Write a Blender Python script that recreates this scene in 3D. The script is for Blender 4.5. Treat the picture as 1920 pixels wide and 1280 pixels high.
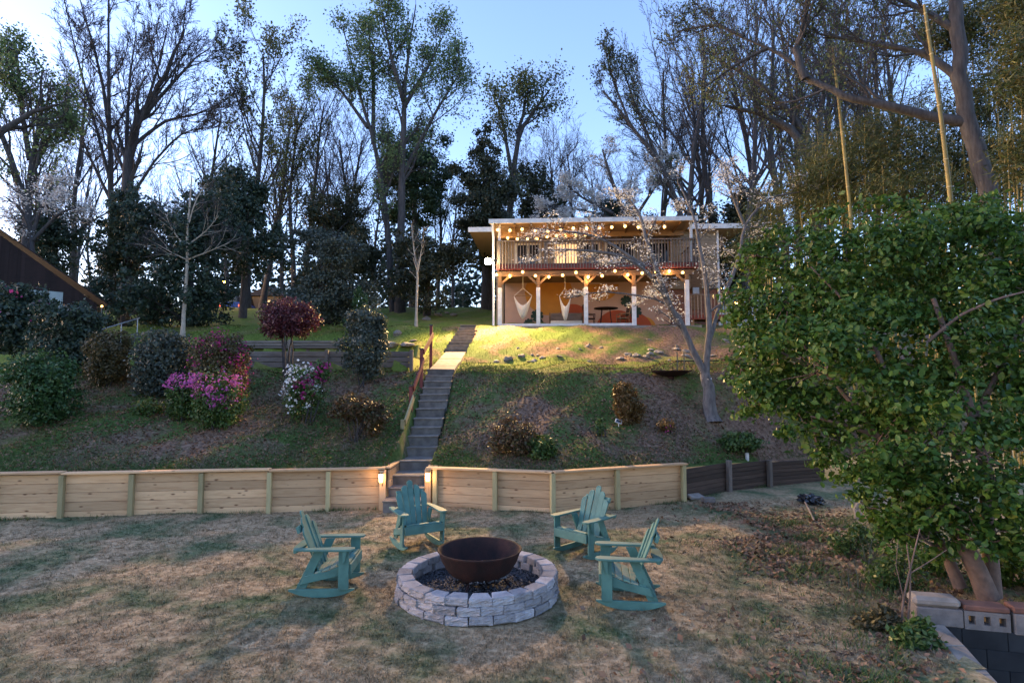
import bpy, bmesh, math, random
import numpy as np
from mathutils import Vector, Matrix
R = math.radians
for o in list(bpy.data.objects): bpy.data.objects.remove(o)
SC = bpy.context.scene
COL = SC.collection

# ------------------------------------------------------------------ camera, sky, sun, exposure
F, CX, CY, HC = 1080.0, 960.0, 640.0, 2.65          # focal length in photo pixels, centre, camera height
TH = math.atan(75 / 1080.0)                         # pitched slightly up
cam = bpy.data.objects.new('camera', bpy.data.cameras.new('camera')); COL.objects.link(cam)
cam.data.sensor_width = 36; cam.data.lens = F * 36 / 1920; cam.data.clip_end = 2000
cam.location = (0, 0, HC); cam.rotation_euler = (math.pi / 2 + TH, 0, 0)
SC.camera = cam
W = bpy.data.worlds.new('World'); SC.world = W; W.use_nodes = True
wn = W.node_tree.nodes; wl = W.node_tree.links
bg = wn['Background']
sky = wn.new('ShaderNodeTexSky'); sky.sky_type = 'NISHITA'; sky.sun_disc = False
SUN_EL, SUN_AZ = R(7.0), R(-80)                     # low afterglow on the left
sky.sun_elevation = SUN_EL; sky.sun_rotation = SUN_AZ
sky.altitude = 200; sky.air_density = 1.0; sky.dust_density = 1.2; sky.ozone_density = 2.4
wb = wn.new('ShaderNodeMix'); wb.data_type = 'RGBA'; wb.blend_type = 'MULTIPLY'; wb.inputs[0].default_value = 1.0
wb.inputs[7].default_value = (1.0, 0.87, 1.02, 1)   # white balance of the picture, the same over the whole sky
wl.new(sky.outputs[0], wb.inputs[6]); wl.new(wb.outputs[2], bg.inputs[0]); bg.inputs[1].default_value = 0.15
sun = bpy.data.objects.new('sun', bpy.data.lights.new('sun', 'SUN')); COL.objects.link(sun)
sun.data.energy = 0.02; sun.data.angle = R(40); sun.data.color = (1.0, 0.92, 0.86)
_sd = Vector((math.sin(SUN_AZ) * math.cos(R(20)), math.cos(SUN_AZ) * math.cos(R(20)), math.sin(R(20))))
sun.rotation_euler = (-_sd).to_track_quat('-Z', 'Y').to_euler()
SC.view_settings.view_transform = 'Standard'; SC.view_settings.look = 'None'
SC.view_settings.exposure = 2.6; SC.view_settings.gamma = 1.0
SC.render.engine = 'CYCLES'; SC.cycles.use_denoising = True
SC.cycles.max_bounces = 6; SC.cycles.diffuse_bounces = 3; SC.cycles.transparent_max_bounces = 8

# ------------------------------------------------------------------ helpers
def ray(px, py):
    a = (px - CX) / F; b = (CY - py) / F
    return Vector((a, math.cos(TH) - b * math.sin(TH), math.sin(TH) + b * math.cos(TH)))
def P(px, py, Y):
    d = ray(px, py); t = Y / d.y
    return Vector((d.x * t, Y, HC + d.z * t))
def G(px, py, z=0.0):
    d = ray(px, py); t = (z - HC) / d.z
    return Vector((d.x * t, d.y * t, z))

def mesh_np(name, V, Fa, mat=None, parent=None, smooth=False, link=True, mats=None, midx=None):
    V = np.asarray(V, dtype=np.float32); me = bpy.data.meshes.new(name)
    if isinstance(Fa, np.ndarray):
        n, k = Fa.shape
        me.vertices.add(len(V)); me.vertices.foreach_set('co', V.ravel())
        me.loops.add(n * k); me.loops.foreach_set('vertex_index', Fa.astype(np.int32).ravel())
        me.polygons.add(n); me.polygons.foreach_set('loop_start', np.arange(0, n * k, k, dtype=np.int32))
        me.update(calc_edges=True); me.validate()
    else:
        me.from_pydata(V.tolist(), [], Fa); me.update()
    if smooth: me.polygons.foreach_set('use_smooth', np.ones(len(me.polygons), dtype=bool))
    for m in (mats or ([mat] if mat else [])): me.materials.append(m)
    if midx is not None: me.polygons.foreach_set('material_index', np.asarray(midx, dtype=np.int32))
    o = bpy.data.objects.new(name, me)
    if link: COL.objects.link(o)
    if parent: o.parent = parent
    return o
def thing(name, label, cat, loc=(0, 0, 0), rz=0.0, group=None):
    o = bpy.data.objects.new(name, None); COL.objects.link(o)
    o.location = loc; o.rotation_euler = (0, 0, rz); o.empty_display_size = 0.1
    return tag(o, label, cat, group)
def tag(o, label, cat, group=None, kind=None):
    o['label'] = label; o['category'] = cat
    if group: o['group'] = group
    if kind: o['kind'] = kind
    return o
def struct(o): o['kind'] = 'structure'; return o
def stuff(o): o['kind'] = 'stuff'; return o
def copy_tree(o, parent=None):
    c = o.copy(); COL.objects.link(c); c.parent = parent
    for ch in o.children: copy_tree(ch, c)
    return c

class MB:
    """collects boxes / prisms / tubes into one mesh"""
    def __init__(s): s.v = []; s.f = []
    def add(s, vs, fs):
        b = len(s.v); s.v += [tuple(v) for v in vs]; s.f += [tuple(i + b for i in f) for f in fs]; return s
    def box(s, x0, x1, y0, y1, z0, z1):
        vs = [(x, y, z) for z in (z0, z1) for y in (y0, y1) for x in (x0, x1)]
        return s.add(vs, [(0, 2, 3, 1), (4, 5, 7, 6), (0, 1, 5, 4), (2, 6, 7, 3), (0, 4, 6, 2), (1, 3, 7, 5)])
    def prism(s, poly, axis, a, b):
        """poly: list of 2D points; extruded along axis from a to b"""
        n = len(poly); vs = []
        for t in (a, b):
            for p, q in poly:
                vs.append((t, p, q) if axis == 'x' else (p, t, q) if axis == 'y' else (p, q, t))
        fs = [tuple(range(n)), tuple(range(2 * n - 1, n - 1, -1))]
        fs += [(i, (i + 1) % n, n + (i + 1) % n, n + i) for i in range(n)]
        return s.add(vs, fs)
    def bar(s, a, b, w, h, up=(0, 0, 1)):
        a, b = Vector(a), Vector(b); d = (b - a).normalized(); u = Vector(up)
        if abs(d.dot(u)) > 0.99: u = Vector((0, 1, 0))
        r = d.cross(u).normalized() * (w / 2); u = r.cross(d).normalized() * (h / 2)
        vs = [p + i * r + j * u for p in (a, b) for i, j in ((-1, -1), (1, -1), (1, 1), (-1, 1))]
        return s.add(vs, [(0, 1, 2, 3), (7, 6, 5, 4), (0, 4, 5, 1), (1, 5, 6, 2), (2, 6, 7, 3), (3, 7, 4, 0)])
    def tube(s, pts, rad, n=6):
        v, f = tube_np(np.array([tuple(p) for p in pts]), np.array(rad if hasattr(rad, '__len__') else [rad] * len(pts)), n)
        return s.add(v.tolist(), f.tolist())
    def build(s, name, mat, parent=None, smooth=False, bevel=0.0, fix=True):
        o = mesh_np(name, s.v, s.f, mat, parent, smooth)
        if fix or bevel:
            bm = bmesh.new(); bm.from_mesh(o.data)
            bmesh.ops.recalc_face_normals(bm, faces=bm.faces)
            if bevel: bmesh.ops.bevel(bm, geom=bm.edges[:], offset=bevel, segments=1, affect='EDGES')
            bm.to_mesh(o.data); bm.free()
        return o

def tube_np(pts, rad, n):
    k = len(pts); d = np.gradient(pts, axis=0); d /= np.linalg.norm(d, axis=1)[:, None] + 1e-9
    ref = np.array([0.31, 0.17, 0.93]) if abs(d[0] @ np.array([0.31, 0.17, 0.93])) < 0.9 else np.array([1.0, 0, 0])
    u = np.cross(d, ref); u /= np.linalg.norm(u, axis=1)[:, None] + 1e-9; w = np.cross(d, u)
    a = np.arange(n) * 2 * math.pi / n
    V = pts[:, None, :] + rad[:, None, None] * (np.cos(a)[None, :, None] * u[:, None, :] + np.sin(a)[None, :, None] * w[:, None, :])
    i = np.arange(k - 1)[:, None]; j = np.arange(n)[None, :]; j2 = (j + 1) % n
    Fa = np.stack([i * n + j, i * n + j2, (i + 1) * n + j2, (i + 1) * n + j], axis=-1).reshape(-1, 4)
    return V.reshape(-1, 3), Fa
def tubes_mesh(name, polys, mat, parent):
    """polys: list of (pts, rad, sides) -> one mesh"""
    Vs, Fs, b = [], [], 0
    for p, r, n in polys:
        v, f = tube_np(p, r, n); Vs.append(v); Fs.append(f + b); b += len(v)
    return mesh_np(name, np.concatenate(Vs), np.concatenate(Fs), mat, parent, smooth=True)

# ------------------------------------------------------------------ materials
def new_mat(name):
    m = bpy.data.materials.new(name); m.use_nodes = True
    return m, m.node_tree.nodes, m.node_tree.links, m.node_tree.nodes['Principled BSDF']
def ramp(n, stops):
    r = n.new('ShaderNodeValToRGB'); e = r.color_ramp.elements
    while len(e) < len(stops): e.new(0.5)
    for el, (p, c) in zip(e, stops): el.position = p; el.color = (*c, 1)
    return r
def noise(n, l, vec, scale, detail=4, rough=0.55, dist=0.0):
    t = n.new('ShaderNodeTexNoise'); t.inputs['Scale'].default_value = scale; t.inputs['Detail'].default_value = detail
    t.inputs['Roughness'].default_value = rough; t.inputs['Distortion'].default_value = dist
    if vec is not None: l.new(vec, t.inputs['Vector'])
    return t.outputs['Fac']
def mixc(n, l, fac, a, b, mode='MIX'):
    m = n.new('ShaderNodeMix'); m.data_type = 'RGBA'; m.blend_type = mode
    for s, v in ((m.inputs[0], fac), (m.inputs[6], a), (m.inputs[7], b)):
        if isinstance(v, (int, float)): s.default_value = v
        elif isinstance(v, tuple): s.default_value = (*v, 1)
        else: l.new(v, s)
    return m.outputs[2]
def bump(n, l, b, h, strength, dist=0.02):
    k = n.new('ShaderNodeBump'); k.inputs['Strength'].default_value = strength; k.inputs['Distance'].default_value = dist
    l.new(h, k.inputs['Height']); l.new(k.outputs[0], b.inputs['Normal'])
def M(name, c1, c2=None, scale=8.0, rough=0.8, metal=0.0, bmp=0.0, bscale=None, stretch=(1, 1, 1), spec=0.3, objrand=0.0):
    """a two-tone noise material on object coordinates"""
    m, n, l, b = new_mat(name); tc = n.new('ShaderNodeTexCoord'); mp = n.new('ShaderNodeMapping')
    mp.inputs['Scale'].default_value = stretch; oi = n.new('ShaderNodeObjectInfo')
    l.new(tc.outputs['Object'], mp.inputs['Vector'])
    off = n.new('ShaderNodeVectorMath'); off.operation = 'MULTIPLY'; off.inputs[1].default_value = (17, 11, 23)
    l.new(oi.outputs['Random'], off.inputs[0]); l.new(off.outputs[0], mp.inputs['Location'])
    f = noise(n, l, mp.outputs[0], scale)
    c2 = c2 or tuple(x * 0.7 for x in c1)
    r = ramp(n, [(0.3, c2), (0.7, c1)]); l.new(f, r.inputs[0]); out = r.outputs[0]
    if objrand:
        h = n.new('ShaderNodeHueSaturation'); mr = n.new('ShaderNodeMapRange')
        mr.inputs[3].default_value = 1 - objrand; mr.inputs[4].default_value = 1 + objrand
        l.new(oi.outputs['Random'], mr.inputs[0]); l.new(mr.outputs[0], h.inputs['Value']); l.new(out, h.inputs['Color']); out = h.outputs[0]
    l.new(out, b.inputs['Base Color']); b.inputs['Roughness'].default_value = rough; b.inputs['Metallic'].default_value = metal
    b.inputs['Specular IOR Level'].default_value = spec
    if bmp: bump(n, l, b, noise(n, l, mp.outputs[0], bscale or scale * 4, 6), bmp)
    return m
def leafmat(name, cols, rough=0.5, spec=0.35, transl=0.25):
    """each leaf takes its own tone"""
    m, n, l, b = new_mat(name); g = n.new('ShaderNodeNewGeometry')
    r = ramp(n, [(i / max(1, len(cols) - 1), c) for i, c in enumerate(cols)]); l.new(g.outputs['Random Per Island'], r.inputs[0])
    l.new(r.outputs[0], b.inputs['Base Color']); b.inputs['Roughness'].default_value = rough
    b.inputs['Specular IOR Level'].default_value = spec
    if transl:
        t = n.new('ShaderNodeBsdfTranslucent'); l.new(r.outputs[0], t.inputs[0])
        mx = n.new('ShaderNodeMixShader'); mx.inputs[0].default_value = transl
        l.new(b.outputs[0], mx.inputs[1]); l.new(t.outputs[0], mx.inputs[2]); l.new(mx.outputs[0], n['Material Output'].inputs[0])
    return m
def emit(name, c, s):
    m, n, l, b = new_mat(name)
    b.inputs['Base Color'].default_value = (*c, 1); b.inputs['Emission Color'].default_value = (*c, 1); b.inputs['Emission Strength'].default_value = s
    return m
def woodmat(name, c1, c2, knot=None, rough=0.75):
    """plank: grain along local X, knots as dark ovals"""
    m, n, l, b = new_mat(name); tc = n.new('ShaderNodeTexCoord'); mp = n.new('ShaderNodeMapping'); oi = n.new('ShaderNodeObjectInfo')
    mp.inputs['Scale'].default_value = (1.0, 9, 9)
    off = n.new('ShaderNodeVectorMath'); off.operation = 'MULTIPLY'; off.inputs[1].default_value = (37, 11, 53)
    l.new(oi.outputs['Random'], off.inputs[0]); l.new(tc.outputs['Object'], mp.inputs[0]); l.new(off.outputs[0], mp.inputs['Location'])
    f = noise(n, l, mp.outputs[0], 2.2, 6, 0.6, 0.6)
    r = ramp(n, [(0.28, c2), (0.5, c1), (0.75, tuple(min(1, x * 1.12) for x in c1))]); l.new(f, r.inputs[0]); out = r.outputs[0]
    h = n.new('ShaderNodeHueSaturation'); mr = n.new('ShaderNodeMapRange'); mr.inputs[3].default_value = 0.68; mr.inputs[4].default_value = 1.18
    l.new(oi.outputs['Random'], mr.inputs[0]); l.new(mr.outputs[0], h.inputs['Value']); l.new(out, h.inputs['Color']); out = h.outputs[0]
    if knot:
        mk = n.new('ShaderNodeMapping'); mk.inputs['Scale'].default_value = (3.2, 3.2, 8.0)
        l.new(tc.outputs['Object'], mk.inputs[0]); l.new(off.outputs[0], mk.inputs['Location'])
        v = n.new('ShaderNodeTexVoronoi'); v.inputs['Scale'].default_value = 1.0; l.new(mk.outputs[0], v.inputs['Vector'])
        kr = ramp(n, [(0.06, (1, 1, 1)), (0.17, (0, 0, 0))]); l.new(v.outputs['Distance'], kr.inputs[0])
        out = mixc(n, l, kr.outputs[0], out, knot)
    l.new(out, b.inputs['Base Color']); b.inputs['Roughness'].default_value = rough; b.inputs['Specular IOR Level'].default_value = 0.25
    bump(n, l, b, f, 0.25, 0.004)
    return m

MT = {}
MT['pine'] = woodmat('pine_board', (0.60, 0.38, 0.205), (0.47, 0.27, 0.135), (0.15, 0.07, 0.035))
MT['treated'] = woodmat('treated_post', (0.40, 0.33, 0.17), (0.31, 0.25, 0.12))
MT['oldwood'] = woodmat('old_timber', (0.060, 0.038, 0.028), (0.025, 0.017, 0.014))
MT['greywood'] = woodmat('weathered_timber', (0.17, 0.14, 0.12), (0.09, 0.07, 0.06))
MT['brownwood'] = woodmat('brown_beam', (0.18, 0.11, 0.06), (0.11, 0.065, 0.035))
MT['barn'] = woodmat('barn_board', (0.022, 0.012, 0.011), (0.010, 0.006, 0.006))
MT['redpaint'] = M('red_paint', (0.20, 0.045, 0.035), (0.12, 0.03, 0.025), 14, 0.6)
def paintmat(name, c, worn, amount):
    """brushed paint on wood: streaks along the board, scuffs and faded patches"""
    m, n, l, b = new_mat(name); tc = n.new('ShaderNodeTexCoord'); oi = n.new('ShaderNodeObjectInfo'); ad = n.new('ShaderNodeVectorMath'); ad.operation = 'ADD'
    sc_ = n.new('ShaderNodeVectorMath'); sc_.operation = 'MULTIPLY'; sc_.inputs[1].default_value = (13, 29, 7); l.new(oi.outputs['Random'], sc_.inputs[0]); l.new(tc.outputs['Object'], ad.inputs[0]); l.new(sc_.outputs[0], ad.inputs[1])
    r = ramp(n, [(0.3, tuple(x * .72 for x in c)), (0.55, c), (0.8, tuple(x * 1.25 for x in c))]); l.new(noise(n, l, ad.outputs[0], 5, 5), r.inputs[0])
    f = noise(n, l, ad.outputs[0], 22, 8, .75, .5); k = ramp(n, [(amount, (0, 0, 0)), (amount + .07, (1, 1, 1))]); l.new(f, k.inputs[0])
    l.new(mixc(n, l, k.outputs[0], r.outputs[0], worn), b.inputs['Base Color']); b.inputs['Roughness'].default_value = .6; b.inputs['Specular IOR Level'].default_value = .3
    bump(n, l, b, noise(n, l, ad.outputs[0], 60, 5), .25, .004); return m
MT['teal'] = paintmat('teal_paint', (0.075, 0.175, 0.145), (0.17, 0.22, 0.18), .63)
MT['tealworn'] = M('worn_teal_paint', (0.34, 0.30, 0.20), (0.10, 0.25, 0.20), 9, 0.7)
MT['white'] = M('white_paint', (0.66, 0.66, 0.65), (0.50, 0.50, 0.49), 6, 0.5)
MT['stone'] = M('retaining_block', (0.36, 0.345, 0.34), (0.23, 0.215, 0.215), 7, 0.95, bmp=0.9, bscale=45, objrand=0.3)
MT['rust'] = M('rusted_iron', (0.04, 0.015, 0.012), (0.012, 0.008, 0.008), 6, 0.85, 0.1, bmp=0.3, bscale=50)
MT['ash'] = M('ash_and_coal', (0.11, 0.115, 0.125), (0.02, 0.02, 0.022), 18, 0.95, bmp=0.8, bscale=40)
MT['stepgrey'] = M('step_riser', (0.19, 0.17, 0.15), (0.10, 0.09, 0.08), 6, 0.95, bmp=0.5, bscale=40, objrand=.2)  # darker than the treads: the shade on the risers is put into the colour
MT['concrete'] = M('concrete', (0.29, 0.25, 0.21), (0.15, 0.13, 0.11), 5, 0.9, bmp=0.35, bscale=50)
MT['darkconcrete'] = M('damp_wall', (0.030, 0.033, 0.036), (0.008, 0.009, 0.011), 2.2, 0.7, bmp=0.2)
MT['cinder'] = M('cinder_block', (0.22, 0.19, 0.17), (0.13, 0.115, 0.105), 9, 0.95, bmp=0.5, bscale=60)
MT['brickred'] = M('red_clay', (0.22, 0.10, 0.065), (0.12, 0.06, 0.045), 7, 0.9, bmp=0.3)
MT['rock'] = M('field_stone', (0.30, 0.27, 0.24), (0.16, 0.14, 0.125), 6, 0.9, bmp=0.5, objrand=0.25)
MT['bark'] = M('grey_bark', (0.082, 0.077, 0.076), (0.038, 0.036, 0.036), 5, 0.95, bmp=0.6, bscale=16, stretch=(3, 3, .6))
MT['twig'] = M('dark_twig', (0.066, 0.06, 0.058), (0.04, 0.037, 0.037), 5, 0.95)
MT['dogbark'] = M('dogwood_bark', (0.17, 0.155, 0.145), (0.08, 0.072, 0.07), 7, 0.95, bmp=0.7, bscale=22, stretch=(2, 2, .7))
MT['palebark'] = M('pale_bark', (0.44, 0.37, 0.29), (0.30, 0.25, 0.20), 5, 0.9)
MT['hollybark'] = M('holly_bark', (0.19, 0.125, 0.095), (0.10, 0.07, 0.055), 8, 0.95, bmp=0.5, bscale=20)
MT['bamboo'] = M('bamboo_culm', (0.25, 0.19, 0.05), (0.17, 0.13, 0.04), 3, 0.5)
MT['siding'] = M('cream_siding', (0.31, 0.24, 0.165), (0.25, 0.195, 0.135), 3, 0.8)
MT['soffit'] = M('soffit', (0.36, 0.24, 0.14), (0.30, 0.20, 0.12), 3, 0.8)
MT['mural'] = M('mural_ground', (0.46, 0.29, 0.22), (0.40, 0.26, 0.20), 1.5, 0.85)
MT['mustard'] = M('mural_mustard', (0.50, 0.22, 0.04), (0.44, 0.19, 0.035), 3, 0.85)
MT['terra'] = M('mural_terracotta', (0.36, 0.075, 0.03), (0.30, 0.065, 0.028), 3, 0.85)
MT['mgreen'] = M('mural_green', (0.03, 0.055, 0.04), (0.022, 0.04, 0.03), 3, 0.85)
MT['metal'] = M('galvanised', (0.40, 0.42, 0.45), (0.28, 0.30, 0.33), 4, 0.45, 0.6)
MT['shingle'] = M('roof_shingle', (0.10, 0.095, 0.10), (0.06, 0.055, 0.06), 20, 0.9, bmp=0.4)
MT['rope'] = M('cotton_rope', (0.72, 0.68, 0.60), (0.58, 0.54, 0.47), 30, 0.9)
MT['black'] = M('black_plastic', (0.012, 0.012, 0.014), (0.006, 0.006, 0.008), 6, 0.25, spec=0.6)
MT['glass'] = M('dark_window', (0.02, 0.024, 0.032), (0.012, 0.014, 0.02), 2, 0.08, spec=0.6)
MT['bulb'] = emit('bulb_glow', (1.0, 0.50, 0.14), 1.3)
MT['flood'] = emit('flood_glow', (1.0, 0.72, 0.38), 60)
MT['lantern'] = emit('lantern_glow', (1.0, 0.60, 0.25), 3)
MT['litwin'] = emit('lit_window', (1.0, 0.62, 0.30), .22)

# ground materials: colour patches follow where turf, bare soil and mulch lie
def ground_mat(name, stops, s1, s2, stops2, mixlo, mixhi, bmp=0.6, s3=1.0):
    m, n, l, b = new_mat(name); g = n.new('ShaderNodeNewGeometry'); pos = g.outputs['Position']
    r1 = ramp(n, stops); l.new(noise(n, l, pos, s1, 8, 0.7), r1.inputs[0])
    r2 = ramp(n, stops2); l.new(noise(n, l, pos, s2, 8, 0.7), r2.inputs[0])
    mr = ramp(n, [(mixlo, (0, 0, 0)), (mixhi, (1, 1, 1))]); l.new(noise(n, l, pos, s3, 5, 0.6, 0.4), mr.inputs[0])
    c = mixc(n, l, mr.outputs[0], r1.outputs[0], r2.outputs[0])
    h = n.new('ShaderNodeHueSaturation'); mp = n.new('ShaderNodeMapRange'); mp.inputs[3].default_value = 0.5; mp.inputs[4].default_value = 1.5
    l.new(g.outputs['Random Per Island'], mp.inputs[0])
    l.new(mp.outputs[0], h.inputs['Value']); l.new(c, h.inputs['Color'])
    l.new(h.outputs[0], b.inputs['Base Color']); b.inputs['Roughness'].default_value = 0.95; b.inputs['Specular IOR Level'].default_value = 0.1
    bump(n, l, b, noise(n, l, pos, 30, 6, 0.7), bmp, 0.03)
    return m
MT['lawn'] = ground_mat('dormant_turf', [(0.32, (0.17, 0.118, 0.066)), (0.5, (0.31, 0.23, 0.135)), (0.68, (0.50, 0.39, 0.245))], 13, 16,
                        [(0.32, (0.04, 0.065, 0.025)), (0.5, (0.095, 0.125, 0.06)), (0.7, (0.24, 0.235, 0.15))], 0.45, 0.62, s3=0.9, bmp=1.0)
MT['hill'] = ground_mat('mulch_and_weeds', [(0.32, (0.06, 0.038, 0.028)), (0.5, (0.13, 0.085, 0.06)), (0.72, (0.24, 0.17, 0.125))], 11, 12,
                        [(0.3, (0.03, 0.055, 0.014)), (0.7, (0.085, 0.12, 0.035))], 0.44, 0.56, s3=0.55)
MT['turf'] = ground_mat('green_turf', [(0.3, (0.075, 0.11, 0.02)), (0.7, (0.15, 0.19, 0.04))], 8, 10,
                        [(0.3, (0.10, 0.10, 0.03)), (0.7, (0.21, 0.20, 0.07))], 0.48, 0.62, s3=0.8)
MT['litter'] = leafmat('leaf_litter', [(0.07, 0.04, 0.025), (0.16, 0.09, 0.055), (0.27, 0.17, 0.11), (0.10, 0.065, 0.045)], 0.85, 0.1, 0)

# ------------------------------------------------------------------ terrain
WX = [-40, -10.05, -2.67, -1.79, 0.82, 3.8, 5.3, 6.8, 12, 40]
WY = [9.0, 11.30, 12.28, 12.44, 11.83, 13.0, 14.2, 15.06, 17.0, 22.0]
def yw(x): return np.interp(x, WX, WY)
STEPS = [(0.20, 11.95), (0.40, 12.32), (0.60, 12.65), (0.83, 13.27), (1.056, 13.94), (1.30, 14.2), (1.487, 14.5), (1.69, 14.8), (1.92, 15.13),
         (2.12, 15.45), (2.28, 15.72), (2.46, 16.0), (2.635, 16.28), (2.80, 16.56), (2.98, 16.85)]
def stair_x(y): return np.interp(y, [12.0, 13.3, 16.85, 21.5, 24, 27], [-2.24, -2.18, -2.09, -2.10, -1.95, -1.85])
def hill_z(x, y):
    x = np.asarray(x, float); y = np.asarray(y, float); w = yw(x)
    z0 = np.interp(x, [-10, 0, 3.8, 7, 12], [0.82, 0.78, 0.72, 0.55, 0.5])
    s = np.clip((y - w) / np.maximum(16.9 - w, 1.2), 0, 1)
    a = z0 + (2.93 - z0) * (0.18 * s + 0.82 * s ** 1.25)
    b = np.interp(y, [16.9, 20, 24.2, 26.5, 35, 60, 120, 400], [0, 0.37, 2.02, 2.2, 4.2, 6.3, 8.0, 9.0])
    z = a + b
    z = z + 0.05 * np.sin(x * 1.7 + y * 0.9) * np.clip((y - w) / 2, 0, 1) + 0.035 * np.sin(x * 4.1 - y * 3.3) * np.clip((y - w), 0, 1)
    # left timber terraces
    tl = (x < -3.1) & (x > -9.5)
    z = np.where(tl & (y > 17.45) & (y < 20.0), np.maximum(z, 3.42), z)
    z = np.where(tl & (y >= 20.0) & (y < 21.5), np.maximum(z, 3.9), z)
    # stairway cut
    sx = stair_x(y); st = np.interp(y, [d for _, d in STEPS] + [21.5, 24.3, 27], [z_ - 0.12 for z_, _ in STEPS] + [3.72, 4.85, 5.1])
    ins = np.abs(x - sx) < 0.42
    z = np.where(ins & (y < 14.2), np.minimum(z, st - 0.12), np.where(ins & (y < 26), np.minimum(z, st - np.where(y < 17, .14, .06)), z))
    return z
def grid(name, xs, ys, zf, mat, keep=None):
    X, Y = np.meshgrid(xs, ys); Z = zf(X, Y); V = np.stack([X, Y, Z], -1).reshape(-1, 3)
    nx, ny = len(xs), len(ys); i, j = np.meshgrid(np.arange(nx - 1), np.arange(ny - 1))
    q = np.stack([j * nx + i, j * nx + i + 1, (j + 1) * nx + i + 1, (j + 1) * nx + i], -1).reshape(-1, 4)
    if keep is not None:
        c = V[q].mean(1); q = q[keep(c[:, 0], c[:, 1])]
    o = mesh_np(name, V, q, mat, smooth=True); return o
PIT = lambda x, y: (y < 6.42) & (x > 4.16 + (y - 5.07) * 0.355)
xs = np.unique(np.concatenate([np.linspace(-400, -30, 12), np.linspace(-30, -11, 30), np.arange(-11, 9, 0.12), np.linspace(9, 30, 40), np.linspace(30, 400, 12)]))
def yard_z(x, y): return 0.02 * np.sin(x * 0.9 + y * 0.7) + 0.012 * np.sin(x * 2.7 - y * 2.1)
ysy = np.concatenate([np.linspace(-60, 3, 8), np.arange(3.2, 16, 0.12)])
struct(grid('yard_lawn', xs, ysy, yard_z, MT['lawn'], lambda x, y: (y < yw(x) + 0.25) & ~PIT(x, y)))
v = np.concatenate([[0.04, 0.12], np.arange(0.25, 16, 0.14), np.linspace(16.3, 30, 40), np.linspace(33, 400, 30)])
def hill_grid():
    X = np.repeat(xs[None, :], len(v), 0); Y = yw(X) + v[:, None]; Z = hill_z(X, Y)
    V = np.stack([X, Y, Z], -1).reshape(-1, 3); nx, ny = len(xs), len(v)
    i, j = np.meshgrid(np.arange(nx - 1), np.arange(ny - 1))
    q = np.stack([j * nx + i, j * nx + i + 1, (j + 1) * nx + i + 1, (j + 1) * nx + i], -1).reshape(-1, 4)
    c = V[q].mean(1); x, y = c[:, 0], c[:, 1]
    wob = 0.35 * np.sin(x * 1.3) + 0.2 * np.sin(x * 3.7)
    green = ((y > 17.0 + wob * 0.7) & (y < 20.2 + wob) & (x < 9)) | ((y > 20) & (x < -3)) | (y > 26)
    return struct(mesh_np('hillside', V, q, None, smooth=True, mats=[MT['hill'], MT['turf']], midx=green.astype(int)))
hill_grid()

# ------------------------------------------------------------------ foliage and tree builders
def leaf_quads(Pt, size, elong, rng, out=None, flat=0.0, fold=False):
    n = len(Pt); nrm = rng.normal(size=(n, 3))
    if out is not None: nrm = nrm * 0.75 + out * 1.0
    nrm[:, 2] += flat
    nrm /= np.linalg.norm(nrm, axis=1)[:, None] + 1e-9
    t = rng.normal(size=(n, 3)); u = np.cross(nrm, t); u /= np.linalg.norm(u, axis=1)[:, None] + 1e-9; w = np.cross(nrm, u)
    s = size * rng.uniform(0.55, 1.3, n)[:, None]; u = u * s * elong / 2; w = w * s / 2
    if fold:
        d = nrm * s * 0.14
        V = np.stack([Pt - u, Pt - u * .15 + w + d, Pt + u * .55 + w * .75 + d, Pt + u, Pt + u * .55 - w * .75 + d, Pt - u * .15 - w + d], 1).reshape(-1, 3)
        b = (np.arange(n) * 6)[:, None]
        return V, np.concatenate([b + np.array([[0, 1, 2, 3]]), b + np.array([[0, 3, 4, 5]])], 0)
    V = np.stack([Pt - u, Pt + w - u * .1, Pt + u, Pt - w - u * .1], 1).reshape(-1, 3)
    return V, (np.arange(n) * 4)[:, None] + np.array([[0, 1, 2, 3]])
def blob_points(blobs, n, rng, shell=0.55, lump=0.16):
    """blobs: (cx,cy,cz,rx,ry,rz); points gather near the uneven outer surface, in clumps"""
    B = np.array(blobs, float); wgt = (B[:, 3] * B[:, 4] * B[:, 5]) ** 0.67; k = rng.choice(len(B), n, p=wgt / wgt.sum())
    d = rng.normal(size=(n, 3)); d /= np.linalg.norm(d, axis=1)[:, None]
    ph = rng.uniform(0, 6.28, (len(B), 6))[k]
    lm = 1 + lump * (np.sin(d[:, 0] * 5 + ph[:, 0]) * np.sin(d[:, 1] * 5 + ph[:, 1]) + np.sin(d[:, 2] * 7 + ph[:, 2]) * 0.6 + 0.7 * np.sin(d[:, 0] * 11 + ph[:, 3]) * np.sin(d[:, 2] * 12 + ph[:, 4]))
    r = shell + (1 - shell) * rng.uniform(0, 1, n) ** 0.6
    r = np.where(rng.uniform(0, 1, n) < 0.06, r * 1.09, r)
    Pt = B[k, :3] + d * (r * lm)[:, None] * B[k, 3:6]
    return Pt, d
def sprays(blobs, per, rng, e0=.62, e1=1.1, s0=.2, s1=.42):
    """break smooth masses into many leafy sprays standing off their surface"""
    out = []
    for q in blobs:
        for k in range(per):
            dv = rng.normal(size=3); dv /= np.linalg.norm(dv); e = rng.uniform(e0, e1); s_ = rng.uniform(s0, s1)
            out.append((q[0] + dv[0] * q[3] * e, q[1] + dv[1] * q[4] * e, q[2] + dv[2] * q[5] * e, q[3] * s_, q[4] * s_, q[5] * s_))
    return out
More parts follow.
